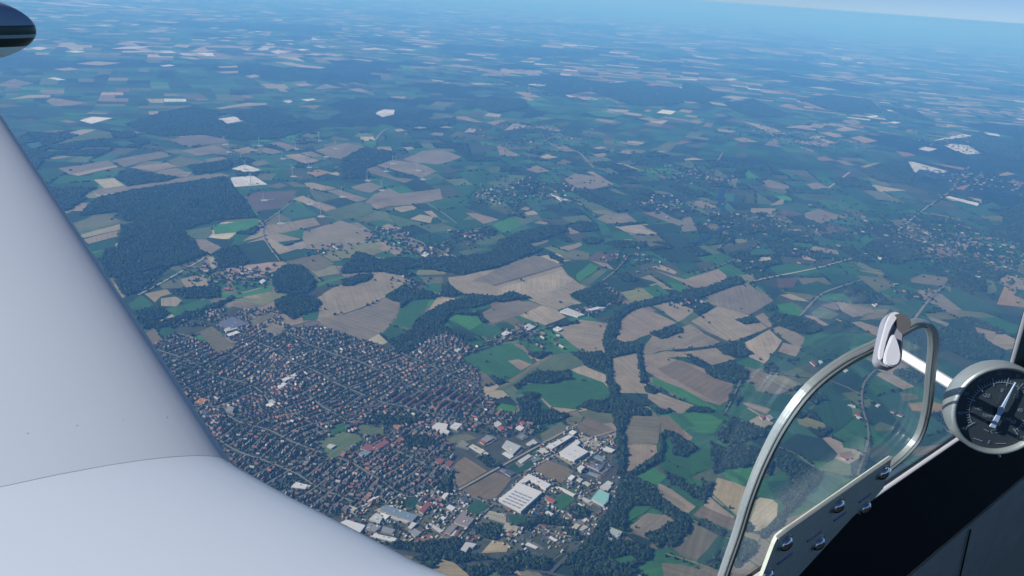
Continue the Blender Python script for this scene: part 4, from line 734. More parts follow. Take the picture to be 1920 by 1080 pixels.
P = P[keep]; Dp = Dp[keep]; n = len(P)
V, F, fc = crowns(P, np.clip(Dp * .0019, 3.6, 16) * rng.uniform(.6, 1.2, n), rng.uniform(6, 12, n), tree_cols(n), 1); NW += len(F)
tag(link('hedgerow_trees', mesh_np('hedgerow_trees', V, F.ravel(), np.full(len(F), 3), fc), None, [M_TREE]), 'hedges and roadside trees between the fields', 'hedgerow', kind='stuff')

# ------------------------------------------------------------------ the buildings of the works and landmarks in the town
def prism(me_name, poly, z0, z1, top=True, sides=True):
    n = len(poly); V = np.concatenate([np.column_stack([poly, np.full(n, z0)]), np.column_stack([poly, np.full(n, z1)])]); L = []; N = []
    if sides:
        for i in range(n): j = (i + 1) % n; L += [i, j, n + j, n + i]; N.append(4)
    if top: L += list(range(n, 2 * n)); N.append(n)
    return V, L, N
BPOLY = []
def paved(poly, k):
    c = poly.mean(0); d = poly - c; L_ = np.linalg.norm(d, axis=1)[:, None]; q = c + d * (1 + rng.uniform(5, 16, (len(poly), 1)) / (L_ + 1e-6)) + rng.normal(0, 2.5, (1, 2))
    col = np.array(C[rng.choice(['yard', 'asphalt', 'sand', 'olived'], p=[.45, .3, .1, .15])]) * math.exp(rng.normal(0, .15))
    flat_sheet('paved_yard', rough(q, 14, 1.6), 2.6 + .006 * k, col, M_ROAD, GROUND)
for vw, rc, h, uv, label in BUILD:
    px = zoom(*vw, uv)
    # the outline is that of the roof, which stands h above the plain
    poly = np.array([ray(x, y)[:2] * (-(ALT - h) / ray(x, y)[2]) for x, y in px])
    if area(poly) < 0: poly = poly[::-1]
    BPOLY.append(poly); c = poly.mean(0); loc = poly - c
    if vw in (WE, WF) or vw == VB: paved(poly, len(BPOLY))
    root = empty('industrial_building' if h > 6 else 'shed', (c[0], c[1], 0)); tag(root, label, 'building', 'buildings of the works and the town')
    wc = np.array((.36, .36, .35)) if rc in ('white', 'pale', 'teal', 'cream') else np.array((.30, .27, .24))
    V, L, N = prism('wall', loc, 0, h - .5, top=False)
    link('wall', mesh_np('wall', V, L, N, np.tile(wc * math.exp(rng.normal(0, .15)), (len(N), 1))), root, [M_ROOF])
    e = loc * (1 + .35 / max(4, np.sqrt(abs(area(loc))))); V, L, N = prism('roof', e, h - .5, h)
    V2 = np.concatenate([V, np.column_stack([e[::-1], np.full(len(e), h - .5)])]); L = L + list(range(len(V), len(V) + len(e))); N = N + [len(e)]
    rcol = np.array(RC[rc]) * math.exp(rng.normal(0, .06))
    ro = link('roof', mesh_np('roof', V2, L, N, np.tile(rcol, (len(N), 1))), root, [M_ROOF])
    # ridges, rooflights and plant on the larger roofs
    if abs(area(loc)) > 700 and len(loc) >= 4:
        A, B, Cc = loc[0], loc[1], loc[2]; u = B - A; v = Cc - B; lu, lv = np.linalg.norm(u), np.linalg.norm(v)
        if 'rooflights' in label:
            for i in range(5):
                for j in range(4):
                    s0 = A + u * (.06 + .13 * i) + v * (.10 + .19 * j); q = np.array([s0, s0 + u * .055, s0 + u * .055 + v * .15, s0 + v * .15])
                    if area(q) < 0: q = q[::-1]
                    VV, LL, NN = prism('rooflight', q, h + .02, h + .6)
                    link('rooflight', mesh_np('rooflight', VV, LL, NN, np.tile((.20, .22, .26), (len(NN), 1))), ro, [M_ROOF])
        else:
            for i in range(int(rng.integers(2, 6))):
                a_, b_ = rng.uniform(.12, .8), rng.uniform(.12, .8); s0 = A + u * a_ + v * b_; du, dv = u / lu * rng.uniform(2, 5), v / lv * rng.uniform(2, 6)
                q = np.array([s0, s0 + du, s0 + du + dv, s0 + dv])
                if area(q) < 0: q = q[::-1]
                if not inside(q, loc).all(): continue
                VV, LL, NN = prism('roof_unit', q, h + .02, h + rng.uniform(.6, 1.6))
                link('roof_unit', mesh_np('roof_unit', VV, LL, NN, np.tile(rng.choice([.2, .35, .55]), (len(NN), 3))), ro, [M_ROOF])

# ------------------------------------------------------------------ the town: streets, houses, garden trees
TOWN = [(F1, [288,650,330,622,420,655,470,622,600,612,690,640,740,655,800,615,830,612,885,650,905,740,935,760,985,790,900,800,830,800,850,850,840,900,790,925,700,945,600,975,430,890,300,700], 1.0),
        (VA, [870,790,1000,740,1120,740,1000,830,880,850,640,940,640,920,760,880], .8), (VA, [1420,500,1460,500,1600,600,1590,640,1520,650,1400,700,1300,690,1240,680,1380,650,1480,620], .8),
        (VB, [720,150,850,160,1000,170,1250,200,1120,280,900,300,700,270,600,220], .45), (VB, [420,560,640,600,620,720,460,700,200,640,0,740,0,700,200,600], .7), (VD, [880,730,1220,650,1400,660,1560,650,1620,760,1500,850,1340,870,1200,760,1000,760,880,780], .6)]
sd = G(700, 800) - G(600, 870); sd /= np.linalg.norm(sd); sn = np.array([-sd[1], sd[0]])
blocked = [p for c, p in FPOLY if c not in ('town', 'works')] + BPOLY
def WARP(P):
    return 75 * (np.column_stack([lowfreq(P, 310., 31), lowfreq(P, 310., 32)]) - .5) * 2 + 16 * (np.column_stack([lowfreq(P, 95., 41), lowfreq(P, 95., 42)]) - .5) * 2
ROW, CROSS = 41.0, 128.0
def houses_in(poly, dens, sx=13.5):
    q = poly @ np.array([sd, sn]).T; lo, hi = q.min(0) - 90, q.max(0) + 90; out = []
    for k_ in range(int(lo[1] // ROW), int(hi[1] // ROW) + 1):
        for r in (k_ * ROW + 11.5, k_ * ROW + ROW - 11.5):
            xs = np.arange(lo[0], hi[0], sx) + rng.uniform(0, sx); xs = xs + rng.uniform(-2.5, 2.5, len(xs))
            xs = xs[(xs % CROSS > 9) & (xs % CROSS < CROSS - 9)]; out.append(np.column_stack([xs, np.full(len(xs), r) + rng.normal(0, 1.4, len(xs))]))
    q = np.concatenate(out); P = q[:, :1] * sd + q[:, 1:] * sn
    P = P + WARP(P); P = P[inside(P, poly)]
    return P[rng.random(len(P)) < dens * np.clip(.55 + .8 * lowfreq(P, 120., 43), .45, .98)]
HP, HD = [], []
for vw, uv, dens in TOWN: HP.append(houses_in(ground_poly(zoom(*vw, uv)), dens))
HP = np.concatenate(HP)
HP = HP[clear(HP, blocked)]
HP = HP[clear(HP, WPOLY) | (rng.random(len(HP)) < .15)]
hang = math.atan2(sd[1], sd[0]) + (lowfreq(HP, 300., 33) - .5) * 1.5 + rng.choice([0, math.pi / 2], len(HP), p=[.6, .4]) + rng.normal(0, .12, len(HP))
hw = rng.uniform(6.2, 8.8, len(HP)); hl = rng.uniform(7.5, 11.5, len(HP)) * np.where(rng.random(len(HP)) < .06, 1.9, 1); hh = rng.uniform(3.2, 5.6, len(HP))
# terraces of red roofs in the middle of the town
TR = ground_poly(zoom(*VB, [230,90,330,50,480,70,560,30,700,50,790,100,760,150,640,150,480,130,380,150,280,140]))
tq = TR @ np.array([sd, sn]).T; tp = []
for r in np.arange(tq[:, 1].min(), tq[:, 1].max(), 27):
    for x in np.arange(tq[:, 0].min(), tq[:, 0].max(), 58): tp.append(sd * (x + rng.uniform(-4, 4)) + sn * r)
tp = np.array(tp); tp = tp[inside(tp, TR)]
k = ~inside(HP, TR); HP, hang, hw, hl, hh = HP[k], hang[k], hw[k], hl[k], hh[k]
ROOFS = [('red tiled', (.21, .078, .060)), ('dark slate', (.080, .073, .072)), ('brown tiled', (.135, .088, .070)), ('grey', (.18, .172, .165)), ('orange tiled', (.19, .085, .05)), ('pale', (.28, .28, .27))]
hk = rng.choice(6, len(HP), p=[.16, .40, .22, .14, .03, .05])
HP = np.concatenate([HP, tp]); m_ = len(tp)
hang = np.concatenate([hang, np.full(m_, math.atan2(sd[1], sd[0]))]); hw = np.concatenate([hw, np.full(m_, 9.5)]); hl = np.concatenate([hl, rng.uniform(38, 50, m_)]); hh = np.concatenate([hh, np.full(m_, 5.2)]); hk = np.concatenate([hk, np.zeros(m_, int)])
def house_arrays(w, l, h):
    """unit walls and gabled roof with eaves; along x"""
    a, b, e, rh = l / 2, w / 2, .5, w * .38
    wv = [(-a, -b, 0), (a, -b, 0), (a, b, 0), (-a, b, 0), (-a, -b, h), (a, -b, h), (a, b, h), (-a, b, h), (-a, 0, h + rh), (a, 0, h + rh)]
    wf = [(0, 1, 5, 4), (2, 3, 7, 6), (1, 2, 6, 9, 5), (3, 0, 4, 8, 7)]
    dz = e * rh / b
    rv = [(-a - e, -b - e, h - dz + .12), (a + e, -b - e, h - dz + .12), (a + e, 0, h + rh + .12), (-a - e, 0, h + rh + .12), (-a - e, b + e, h - dz + .12), (a + e, b + e, h - dz + .12)]
    rf = [(0, 1, 2, 3), (3, 2, 5, 4)]
    return np.array(wv), wf, np.array(rv), rf
pxs, dep = to_px(np.column_stack([HP, np.full(len(HP), 4.0)]))
wingp = np.array([(-50, 150), (0, 215), (437, 880), (490, 915), (800, 1080), (800, 1200), (-50, 1200)], float)
vis = (pxs[:, 0] > 0) & (pxs[:, 0] < 1920) & (pxs[:, 1] > 0) & (pxs[:, 1] < 1080) & ~inside(pxs, wingp)
order = np.argsort(np.where(vis, dep, 1e9)); near = set(order[:300].tolist())
WALL_C = (.16, .15, .135)
M_HW = mat_plain('house_render', WALL_C, .9, nscale=.2, namp=.3)
M_HR = [mat_plain('roof_' + n.replace(' ', '_'), c, .8, nscale=.6, namp=.5) for n, c in ROOFS]
var = {}
def house_meshes(kind, size):
    if (kind, size) not in var:
        w_, l_, h_ = [(7.0, 8.5, 3.4), (7.8, 10.0, 3.9), (8.6, 12.0, 4.6), (9.5, 44.0, 5.2)][size]
        wv, wf, rv, rf = house_arrays(w_, l_, h_)
        a = bpy.data.meshes.new('wall'); a.from_pydata(wv.tolist(), [], wf); a.shade_flat(); a.materials.append(M_HW)
        b = bpy.data.meshes.new('roof'); b.from_pydata(rv.tolist(), [], rf); b.shade_flat(); b.materials.append(M_HR[kind])
        var[(kind, size)] = (a, b)
    return var[(kind, size)]
SV, SL, SN, SCc, off = [], [], [], [], 0
for i in range(len(HP)):
    if i in near:
        size = 3 if hl[i] > 30 else int(np.clip((hl[i] - 7.5) / 1.4, 0, 2)); a, b = house_meshes(int(hk[i]), size)
        r = empty('terrace' if size == 3 else 'house', (HP[i, 0], HP[i, 1], 3.0), float(hang[i]))
        tag(r, ('long terrace of red roofed houses in the middle of the town' if size == 3 else 'small house with %s roof in the near streets of the town' % (('an ' if ROOFS[hk[i]][0][0] == 'o' else 'a ') + ROOFS[hk[i]][0])), 'house', 'houses of the town')
        link('wall', a, r); link('roof', b, r)
    else:
        wv, wf, rv, rf = house_arrays(hw[i], hl[i], hh[i]); ca, sa = math.cos(hang[i]), math.sin(hang[i])
        for v, f, c in ((wv, wf, np.array(WALL_C)), (rv, rf, np.array(ROOFS[hk[i]][1]))):
            X = v.copy(); X[:, 0] = v[:, 0] * ca - v[:, 1] * sa + HP[i, 0]; X[:, 1] = v[:, 0] * sa + v[:, 1] * ca + HP[i, 1]; X[:, 2] += 3
            cc = c * math.exp(rng.normal(0, .2))
            for q in f: SL += [x + off for x in q]; SN.append(len(q)); SCc.append(cc)
            SV.append(X); off += len(X)
tag(link('town_houses', mesh_np('town_houses', np.concatenate(SV), SL, SN, np.array(SCc)), None, [M_ROOF]), 'many small houses filling the far streets of the town', 'houses', kind='stuff')
# streets
SR = ground_poly(zoom(*TOWN[0][:2][0], TOWN[0][1])); q = SR @ np.array([sd, sn]).T; lo, hi = q.min(0), q.max(0); nst = 0
def street(a, b, fixed, axis):
    t = np.arange(a, b, 12.0); Q = np.column_stack([t, np.full(len(t), fixed)]) if axis == 0 else np.column_stack([np.full(len(t), fixed), t])
    P = Q[:, :1] * sd + Q[:, 1:] * sn; P = P + WARP(P)
    ok = inside(P, SR) & clear(P, blocked); runs = []; cur = []
    for k_ in range(len(P)):
        if ok[k_]: cur.append(P[k_])
        else:
            if len(cur) > 5: runs.append(cur)
            cur = []
    if len(cur) > 5: runs.append(cur)
    return runs
for r in np.arange(lo[1] // ROW * ROW - 2 * ROW, hi[1] + 2 * ROW, ROW):
    for run in street(lo[0] - 80, hi[0] + 80, r, 0):
        o, _ = strip('street', run, 4.4, 4.2, (.115, .11, .10), M_ROAD); tag(o, kind='structure')
for x in np.arange(lo[0] // CROSS * CROSS - CROSS, hi[0] + CROSS, CROSS):
    for run in street(lo[1] - 80, hi[1] + 80, x, 1):
        o, _ = strip('street', run, 5.4, 4.28, (.135, .13, .115), M_ROAD); tag(o, kind='structure')
# garden trees
GP = []
for vw, uv, dens in TOWN:
    p = ground_poly(zoom(*vw, uv)); D = np.linalg.norm(p.mean(0)); GP.append(scatter(p, 8.6 if D < 2600 else 10.5))
for c, p in FPOLY:
    if c == 'works': GP.append(scatter(p, 13.0))
GP = np.concatenate(GP); GP = GP[clear(GP, blocked) & clear(GP, [rough(t, 1e9, 0) for t in WPOLY])]
# keep off the roofs
cell = {}
for x, y in HP: cell.setdefault((int(x // 16), int(y // 16)), []).append((x, y))
def near_house(x, y):
    cx, cy_ = int(x // 16), int(y // 16)
    return any((x - a) ** 2 + (y - b) ** 2 < 34 for i in (-1, 0, 1) for j in (-1, 0, 1) for a, b in cell.get((cx + i, cy_ + j), ()))
uq = (GP - WARP(GP)) @ np.array([sd, sn]).T; ds = np.abs((uq[:, 1] + ROW / 2) % ROW - ROW / 2); dx = np.abs((uq[:, 0] + CROSS / 2) % CROSS - CROSS / 2); GP = GP[(np.minimum(ds, dx) > 3.6) | (rng.random(len(GP)) < .25)]
GP = np.array([p for p in GP if not near_house(*p)]); GP = GP[rng.random(len(GP)) < .66]; n = len(GP)
V, F, fc = crowns(GP, rng.uniform(1.8, 4.4, n), rng.uniform(4.5, 10.5, n), tree_cols(n) * 1.5, 1); NW += len(F)
tag(link('garden_trees', mesh_np('garden_trees', V, F.ravel(), np.full(len(F), 3), fc), None, [M_TREE]), 'garden trees between the houses of the town', 'trees', kind='stuff')

# ------------------------------------------------------------------ villages farther off, read as one mass each
VILL = [((1000, 357), 260, 70, 'the village beyond the middle of the plain'), ((930, 370), 160, 40, 'a hamlet left of the middle village'), ((1250, 387), 200, 60, 'the village right of the middle'), ((1440, 425), 240, 90, 'the village by the river bend'),
        ((1760, 455), 420, 260, 'the spread out town at the right'), ((1840, 480), 420, 240, 'the right edge of the spread out town'), ((730, 445), 130, 40, 'a hamlet above the gravel works'), ((800, 470), 110, 30, 'the gravel works'), ((1190, 487), 120, 30, 'a hamlet on the side road'),
        ((400, 515), 110, 30, 'red roofed farms left of the round wood'), ((470, 520), 110, 34, 'red roofed farms beside the round wood'), ((1490, 260), 420, 80, 'a far village among pale fields'), ((1830, 275), 400, 60, 'a far village at the upper right'), ((1840, 340), 300, 70, 'a village below the quarry lake'),
        ((1020, 160), 800, 60, 'a distant town near the far forest'), ((1020, 255), 500, 70, 'a pale town in the haze'), ((880, 440), 100, 24, 'a hamlet on the straight track'), ((1290, 330), 260, 60, 'a village right of the middle'), ((620, 470), 90, 14, 'farms on the ridge'), ((1395, 500), 90, 10, 'farms by the straight road'),
        ((1530, 480), 150, 24, 'farms beside the striped fields'), ((1700, 545), 90, 10, 'farms near the right wood'), ((770, 530), 60, 10, 'farms beside the largest brown field'), ((1280, 565), 90, 14, 'farms along the tree belt'), ((1005, 640), 80, 14, 'roadside farms')]
for (px_, py_), rad, cnt, txt in VILL:
    cnt = int(cnt * (.5 if cnt > 200 else .72)); c = G(px_, py_); D = np.linalg.norm(c); sc = max(1.0, D / 4200.0)
    P = c + rng.normal(0, rad * .55, (cnt, 2)) * (1 + .25 * (D / 8000)); VV, LL, NN, CC2, o_ = [], [], [], [], 0
    ph = rng.uniform(0, 3.14)
    for x, y in P:
        wv, wf, rv, rf = house_arrays(rng.uniform(8, 11) * sc ** .35, rng.uniform(11, 24) * sc ** .35, rng.uniform(3.5, 6)); a = ph + rng.choice([0, 1.57]) + rng.normal(0, .2); ca, sa = math.cos(a), math.sin(a)
        kk = rng.choice(6, p=[.16, .26, .20, .2, .04, .14])
        for v, f, cc in ((wv, wf, np.array(WALL_C)), (rv, rf, np.array(ROOFS[kk][1]))):
            X = v.copy(); X[:, 0] = v[:, 0] * ca - v[:, 1] * sa + x; X[:, 1] = v[:, 0] * sa + v[:, 1] * ca + y; X[:, 2] += 4
            for q in f: LL += [t + o_ for t in q]; NN.append(len(q)); CC2.append(cc)
            VV.append(X); o_ += len(X)
    tag(link('village', mesh_np('village', np.concatenate(VV), LL, NN, np.array(CC2)), None, [M_ROOF]), 'cluster of small roofs: ' + txt, 'village', kind='stuff')
P = []; 
for (px_, py_), rad, cnt, txt in VILL:
    c = G(px_, py_); P.append(c + rng.normal(0, rad * .6, (cnt * 3, 2)) * (1 + .25 * (np.linalg.norm(c) / 8000)))
P = np.concatenate(P); n = len(P); V, F, fc = crowns(P, np.clip(np.linalg.norm(P, axis=1) * .0016, 4, 14) * rng.uniform(.7, 1.2, n), rng.uniform(7, 12, n), tree_cols(n), 1); NW += len(F)
tag(link('village_trees', mesh_np('village_trees', V, F.ravel(), np.full(len(F), 3), fc), None, [M_TREE]), 'trees between the roofs of the far villages', 'trees', kind='stuff')
print('TREE TRIS', NW, 'houses', len(HP), 'garden trees', n)

# stacked goods, parked vehicles and skips in the yards: too small to tell apart
wp = [p for c, p in FPOLY if c == 'works'][0]; Q = scatter(wp, 9.0); bad = [p for c, p in FPOLY if c in ('brown', 'greend', 'green', 'olive', 'olivet')] + BPOLY + WPOLY
Q = Q[clear(Q, bad)]; Q = Q[rng.random(len(Q)) < .42 * lowfreq(Q, 70., 51) * 2]; VV, LL, NN, CC2, o_ = [], [], [], [], 0
CL = np.array([(.40, .40, .38), (.30, .28, .22), (.12, .12, .12), (.42, .36, .24), (.09, .11, .22), (.25, .08, .06), (.45, .45, .45)])
for x, y in Q:
    a = math.atan2(sd[1], sd[0]) + rng.choice([0, 1.57]) + rng.normal(0, .1); l_, w_, h_ = rng.uniform(2.5, 9), rng.uniform(1.8, 4.5), rng.uniform(1.2, 3.2); u_ = np.array([math.cos(a), math.sin(a)]); v_ = np.array([-u_[1], u_[0]]); c_ = np.array([x, y])
    V, L, N = prism('x', np.array([c_ - u_ * l_ / 2 - v_ * w_ / 2, c_ + u_ * l_ / 2 - v_ * w_ / 2, c_ + u_ * l_ / 2 + v_ * w_ / 2, c_ - u_ * l_ / 2 + v_ * w_ / 2]), 2.4, 3.6 + h_)
    VV.append(V); LL += [t + o_ for t in L]; NN += N; CC2 += [CL[rng.integers(len(CL))]] * len(N); o_ += len(V)
tag(link('yard_goods', mesh_np('yard_goods', np.concatenate(VV), LL, NN, np.array(CC2)), None, [M_ROOF]), 'stacked goods and parked vehicles in the yards of the works', 'goods', kind='stuff')

# ------------------------------------------------------------------ wind turbines
M_TURB = mat_plain('turbine_white', (.36, .36, .37), .4, nscale=.2, namp=.1)
M_PAD = mat_plain('gravel_pad', (.30, .30, .28), .95, nscale=.1, namp=.4)
def cyl(bm, p, q, r0, r1, n=12):
    p, q = Vector(p), Vector(q); d = (q - p).normalized(); u = d.orthogonal().normalized(); v = d.cross(u); A, B = [], []
    for i in range(n):
        a = 2 * math.pi * i / n; o_ = u * math.cos(a) + v * math.sin(a); A.append(bm.verts.new(p + o_ * r0)); B.append(bm.verts.new(q + o_ * r1))
    for i in range(n): bm.faces.new((A[i], A[(i + 1) % n], B[(i + 1) % n], B[i]))
    bm.faces.new(A[::-1]); bm.faces.new(B)
def bm_mesh(name, bm, smooth=False):
    bmesh.ops.recalc_face_normals(bm, faces=bm.faces); me = bpy.data.meshes.new(name); bm.to_mesh(me); bm.free()
    if smooth:
        for p in me.polygons: p.use_smooth = True
    return me
bm = bmesh.new(); cyl(bm, (0, 0, 0), (0, 0, 76), 2.6, 1.5, 14); ME_TOW = bm_mesh('tower', bm)
bm = bmesh.new(); bmesh.ops.create_cube(bm, size=1, matrix=Matrix.Translation((0, 1.5, 77.6)) @ Matrix.Diagonal((3.6, 10, 3.8, 1))); bmesh.ops.bevel(bm, geom=bm.edges[:], offset=.6, segments=2, affect='EDGES'); ME_NAC = bm_mesh('nacelle', bm)
bm = bmesh.new(); cyl(bm, (0, -3.4, 77.6), (0, -5.4, 77.6), 1.5, .5, 12); ME_HUB = bm_mesh('hub', bm)
bm = bmesh.new()
sec = [(0, 1.0, .9), (4, 1.9, .55), (14, 1.35, .35), (26, .85, .22), (36, .35, .1)]; prev = None
for z_, c_, t_ in sec:
    ring = [bm.verts.new(v) for v in ((-c_, 0, z_), (0, -t_, z_), (c_ * 1.2, 0, z_), (0, t_, z_))]
    if prev:
        for i in range(4): bm.faces.new((prev[i], prev[(i + 1) % 4], ring[(i + 1) % 4], ring[i]))
    prev = ring
bm.faces.new(prev); ME_BLADE = bm_mesh('blade', bm)
bm = bmesh.new(); bmesh.ops.create_circle(bm, cap_ends=True, segments=14, radius=26, matrix=Matrix.Translation((6, 0, 3.9)))
bmesh.ops.create_cube(bm, size=1, matrix=Matrix.Translation((48, 12, 3.7)) @ Matrix.Rotation(.3, 4, 'Z') @ Matrix.Diagonal((70, 7, .2, 1))); ME_PAD = bm_mesh('gravel_pad', bm)
for me, m in ((ME_TOW, M_TURB), (ME_NAC, M_TURB), (ME_HUB, M_TURB), (ME_BLADE, M_TURB), (ME_PAD, M_PAD)): me.materials.append(m)
TURB = [(95, 100, 'beside the pink field at the far left of the group'), (392, 108, 'in the dark field right of the far left pair'), (705, 138, 'at the corner of the grey parcel below the teal strip'), (905, 65, 'farthest back of the group, in dark woodland'), (1045, 132, 'in front of the large grey field at the back'),
        (965, 203, 'at the right end of the pink parcel'), (590, 222, 'at the left end of the pink parcel'), (237, 225, 'just above the smaller white field'), (130, 162, 'at the left tip of the pink field'), (800, 262, 'on the lower tip of the pink parcel'), (683, 372, 'on the dark parcel left of the orange field'),
        (815, 295, 'just above the orange field'), (272, 312, 'standing on the smaller white field'), (322, 440, 'standing on the larger white field'), (1475, 328, 'left in the big grey field at the right'), (1535, 265, 'at the back edge of the big grey field at the right'), (1750, 322, 'inside the big grey field at the right'),
        (1318, 408, 'at the left corner of the big grey field'), (1440, 492, 'on the pale parcel below the big grey field'), (1792, 398, 'at the right edge of the big grey field'), (430, 577, 'on the dark ploughed field below the white fields'), (1102, 548, 'on the diagonal tan strip'), (822, 612, 'at the cream wedge field'),
        (920, 715, 'beside the dark hedge near the olive field'), (570, 778, 'nearest of the group, in the triangular field')]
for u_, v_, txt in TURB:
    c = G(400 + u_ / 4.571, 250 + v_ / 4.571); r = empty('wind_turbine', (c[0], c[1], 0), -YAW + rng.normal(0, .35))
    r.scale = (.80, .80, .80); tag(r, 'white wind turbine ' + txt, 'wind turbine', 'wind turbines of the wind farm')
    for nm, me in (('tower', ME_TOW), ('nacelle', ME_NAC), ('hub', ME_HUB), ('gravel_pad', ME_PAD)): link(nm, me, r)
    ph = rng.uniform(0, 2.09)
    for i in range(3):
        b = link('blade', ME_BLADE, r); b.location = (0, -4.4, 77.6); b.rotation_euler = (0, ph + i * 2.0944, 0)
# ------------------------------------------------------------------ the light aircraft one looks out of (x forward, y to its left, z up; origin at the pilot's eye)
M_PAINT = mat_plain('white_paint', (.46, .52, .615), .32, nscale=1.1, namp=.09, spec=.4)
M_BLACK = mat_plain('black_trim', (.006, .006, .007), .75, nscale=60, namp=.6, spec=.2, bump=.3)
M_PANEL = mat_plain('grey_side_panel', (.50, .50, .43), .8, nscale=25, namp=.4, spec=.2, bump=.4)
M_CABIN = mat_plain('dark_cabin_lining', (.015, .015, .016), .9, nscale=10, namp=.4, spec=.1)
M_ALU = mat_plain('brushed_aluminium', (.34, .385, .385), .42, .6, nscale=40, namp=.25, bump=.15)
M_PLATE = mat_plain('dull_plate', (.64, .68, .58), .5, .1, nscale=90, namp=.3, bump=.25)
M_CHROME = mat_plain('chrome', (.75, .77, .80), .08, 1.0)
M_WHITE = mat_plain('white_plastic', (.52, .53, .57), .35, nscale=30, namp=.06)
M_GREYP = mat_plain('grey_plastic', (.05, .05, .055), .5, nscale=30, namp=.2)
M_LEVER = mat_plain('lever_grey', (.24, .25, .29), .4, nscale=30, namp=.15)
M_SLOT = mat_plain('slot_paint', (.16, .20, .42), .3, .6)
M_DIAL = mat_plain('dial_black', (.036, .050, .064), .35, nscale=40, namp=.3, spec=.4)
M_INK = mat_plain('dial_print', (.22, .28, .36), .6)
M_NEEDLE = mat_plain('needle_blue', (.34, .46, .62), .45)
def glass_mat():
    m = bpy.data.materials.new('window_glass'); m.use_nodes = True; t = m.node_tree; n = t.nodes; l = t.links; n.clear()
    o = n.new('ShaderNodeOutputMaterial'); mx = n.new('ShaderNodeMixShader'); tr = n.new('ShaderNodeBsdfTransparent'); gl = n.new('ShaderNodeBsdfGlossy'); fr = n.new('ShaderNodeLayerWeight')
    fr.inputs['Blend'].default_value = .5; gl.inputs['Roughness'].default_value = .06; tr.inputs['Color'].default_value = (.985, .992, .995, 1)
    l.new(math_node(n, l, 'MULTIPLY_ADD', math_node(n, l, 'POWER', fr.outputs['Facing'], 5.0), .22, .012), mx.inputs[0]); l.new(tr.outputs[0], mx.inputs[1]); l.new(gl.outputs[0], mx.inputs[2]); l.new(mx.outputs[0], o.inputs[0]); return m
M_GLASS = glass_mat()
AC = empty('light_aircraft', (0, 0, ALT)); tag(AC, 'white low wing light aircraft: wing, tip tank and dark cabin side', 'aircraft')
E3 = np.array([0, 0, 0.0])
def part(name, bm_or_me, mat, parent=None, smooth=False):
    me = bm_or_me if isinstance(bm_or_me, bpy.types.Mesh) else bm_mesh(name, bm_or_me, smooth)
    return link(name, me, AC if parent is None else parent, [mat])
def loft(bm, secs, cap=True):
    rows = [[bm.verts.new(p) for p in s] for s in secs]; n = len(rows[0])
    for a, b in zip(rows[:-1], rows[1:]):
        for i in range(n): bm.faces.new((a[i], a[(i + 1) % n], b[(i + 1) % n], b[i]))
    if cap: bm.faces.new([bm.verts.new(p) for p in secs[0][::-1]]); bm.faces.new([bm.verts.new(p) for p in secs[-1]])
def foil(xle, y, zle, chord, t=.095, add=0.0, nose=1.0):
    up, lo = [], []
    ss = [0, .002, .006, .013, .024, .04, .062, .09, .125, .17, .22, .28, .35, .43, .52, .62, .73, .85, 1.0]
    for s in ss:
        yt = 5 * t * (.2969 * math.sqrt(s) - .126 * s - .3516 * s * s + .2843 * s ** 3 - .1036 * s ** 4) * chord; cm = .018 * chord * 4 * s * (1 - s)
        up.append((xle - s * chord, y, zle + cm + yt + add)); lo.append((xle - s * chord, y, zle + cm * .6 - yt * .8 - add))
    return up[::-1] + lo[1:-1]
# wing
bm = bmesh.new(); secs = []
def le(y): z_ = -.95 + .125 * (y - 1.31); return -.3895 * z_, z_
for y in np.linspace(1.30, 5.42, 30):
    x_, z_ = le(y); k = (y - 1.30) / 4.12; secs.append(foil(x_, y, z_, 1.75 - .45 * k))
loft(bm, secs); WING = part('wing', bm, M_PAINT, smooth=True)
# root fairing, a few millimetres proud of the wing, sweeping forward to the fuselage
edge_px = [(437, 884), (462, 900), (490, 916), (560, 955), (640, 996), (720, 1037), (800, 1080)]
ep = np.array([ray(*p) * (-.958 / ray(*p)[2]) for p in edge_px]); o_ = np.argsort(ep[:, 1]); ey, ex = ep[o_, 1], ep[o_, 0]
def fle(y): return float(np.interp(y, ey, ex)) if y >= ey[0] else float(ex[0] + (ey[0] - y) * .55 + (ey[0] - y) ** 2 * .5)
bm = bmesh.new(); secs = []
for y in list(np.linspace(.33, 1.2, 26)) + [1.24, 1.27, 1.29, 1.305, 1.318]:
    x_ = fle(y); k = max(0, min(1, (1.318 - y) / .5)); secs.append(foil(x_, y, -.95 - .002 * k, x_ + 1.385, .095 - .004 * k, .004))
loft(bm, secs); part('wing_root_fairing', bm, M_PAINT, smooth=True)
fs = foil(fle(1.318), 1.3195, -.95, fle(1.318) + 1.385, .095, .0035)[:19]
bm = bmesh.new(); loft(bm, [[(x_, y_ - .0006, z_ - .001), (x_, y_ + .0006, z_ - .001), (x_, y_ + .0006, z_ + .0004), (x_, y_ - .0006, z_ + .0004)] for x_, y_, z_ in fs]); part('panel_joint', bm, M_LEVER, WING)
# stall strip wedge at the joint
bm = bmesh.new(); a, b, c_ = [ray(*p) * 1.62 for p in ((428, 866), (443, 888), (486, 913))]; dn = np.array([0, -.02, -.03]); v = [bm.verts.new(p) for p in (a, b, c_, a + dn, b + dn, c_ + dn)]
for f in ((0, 1, 2), (5, 4, 3), (0, 3, 4, 1), (1, 4, 5, 2), (2, 5, 3, 0)): bm.faces.new([v[i] for i in f])
part('stall_strip', bm, M_PAINT)
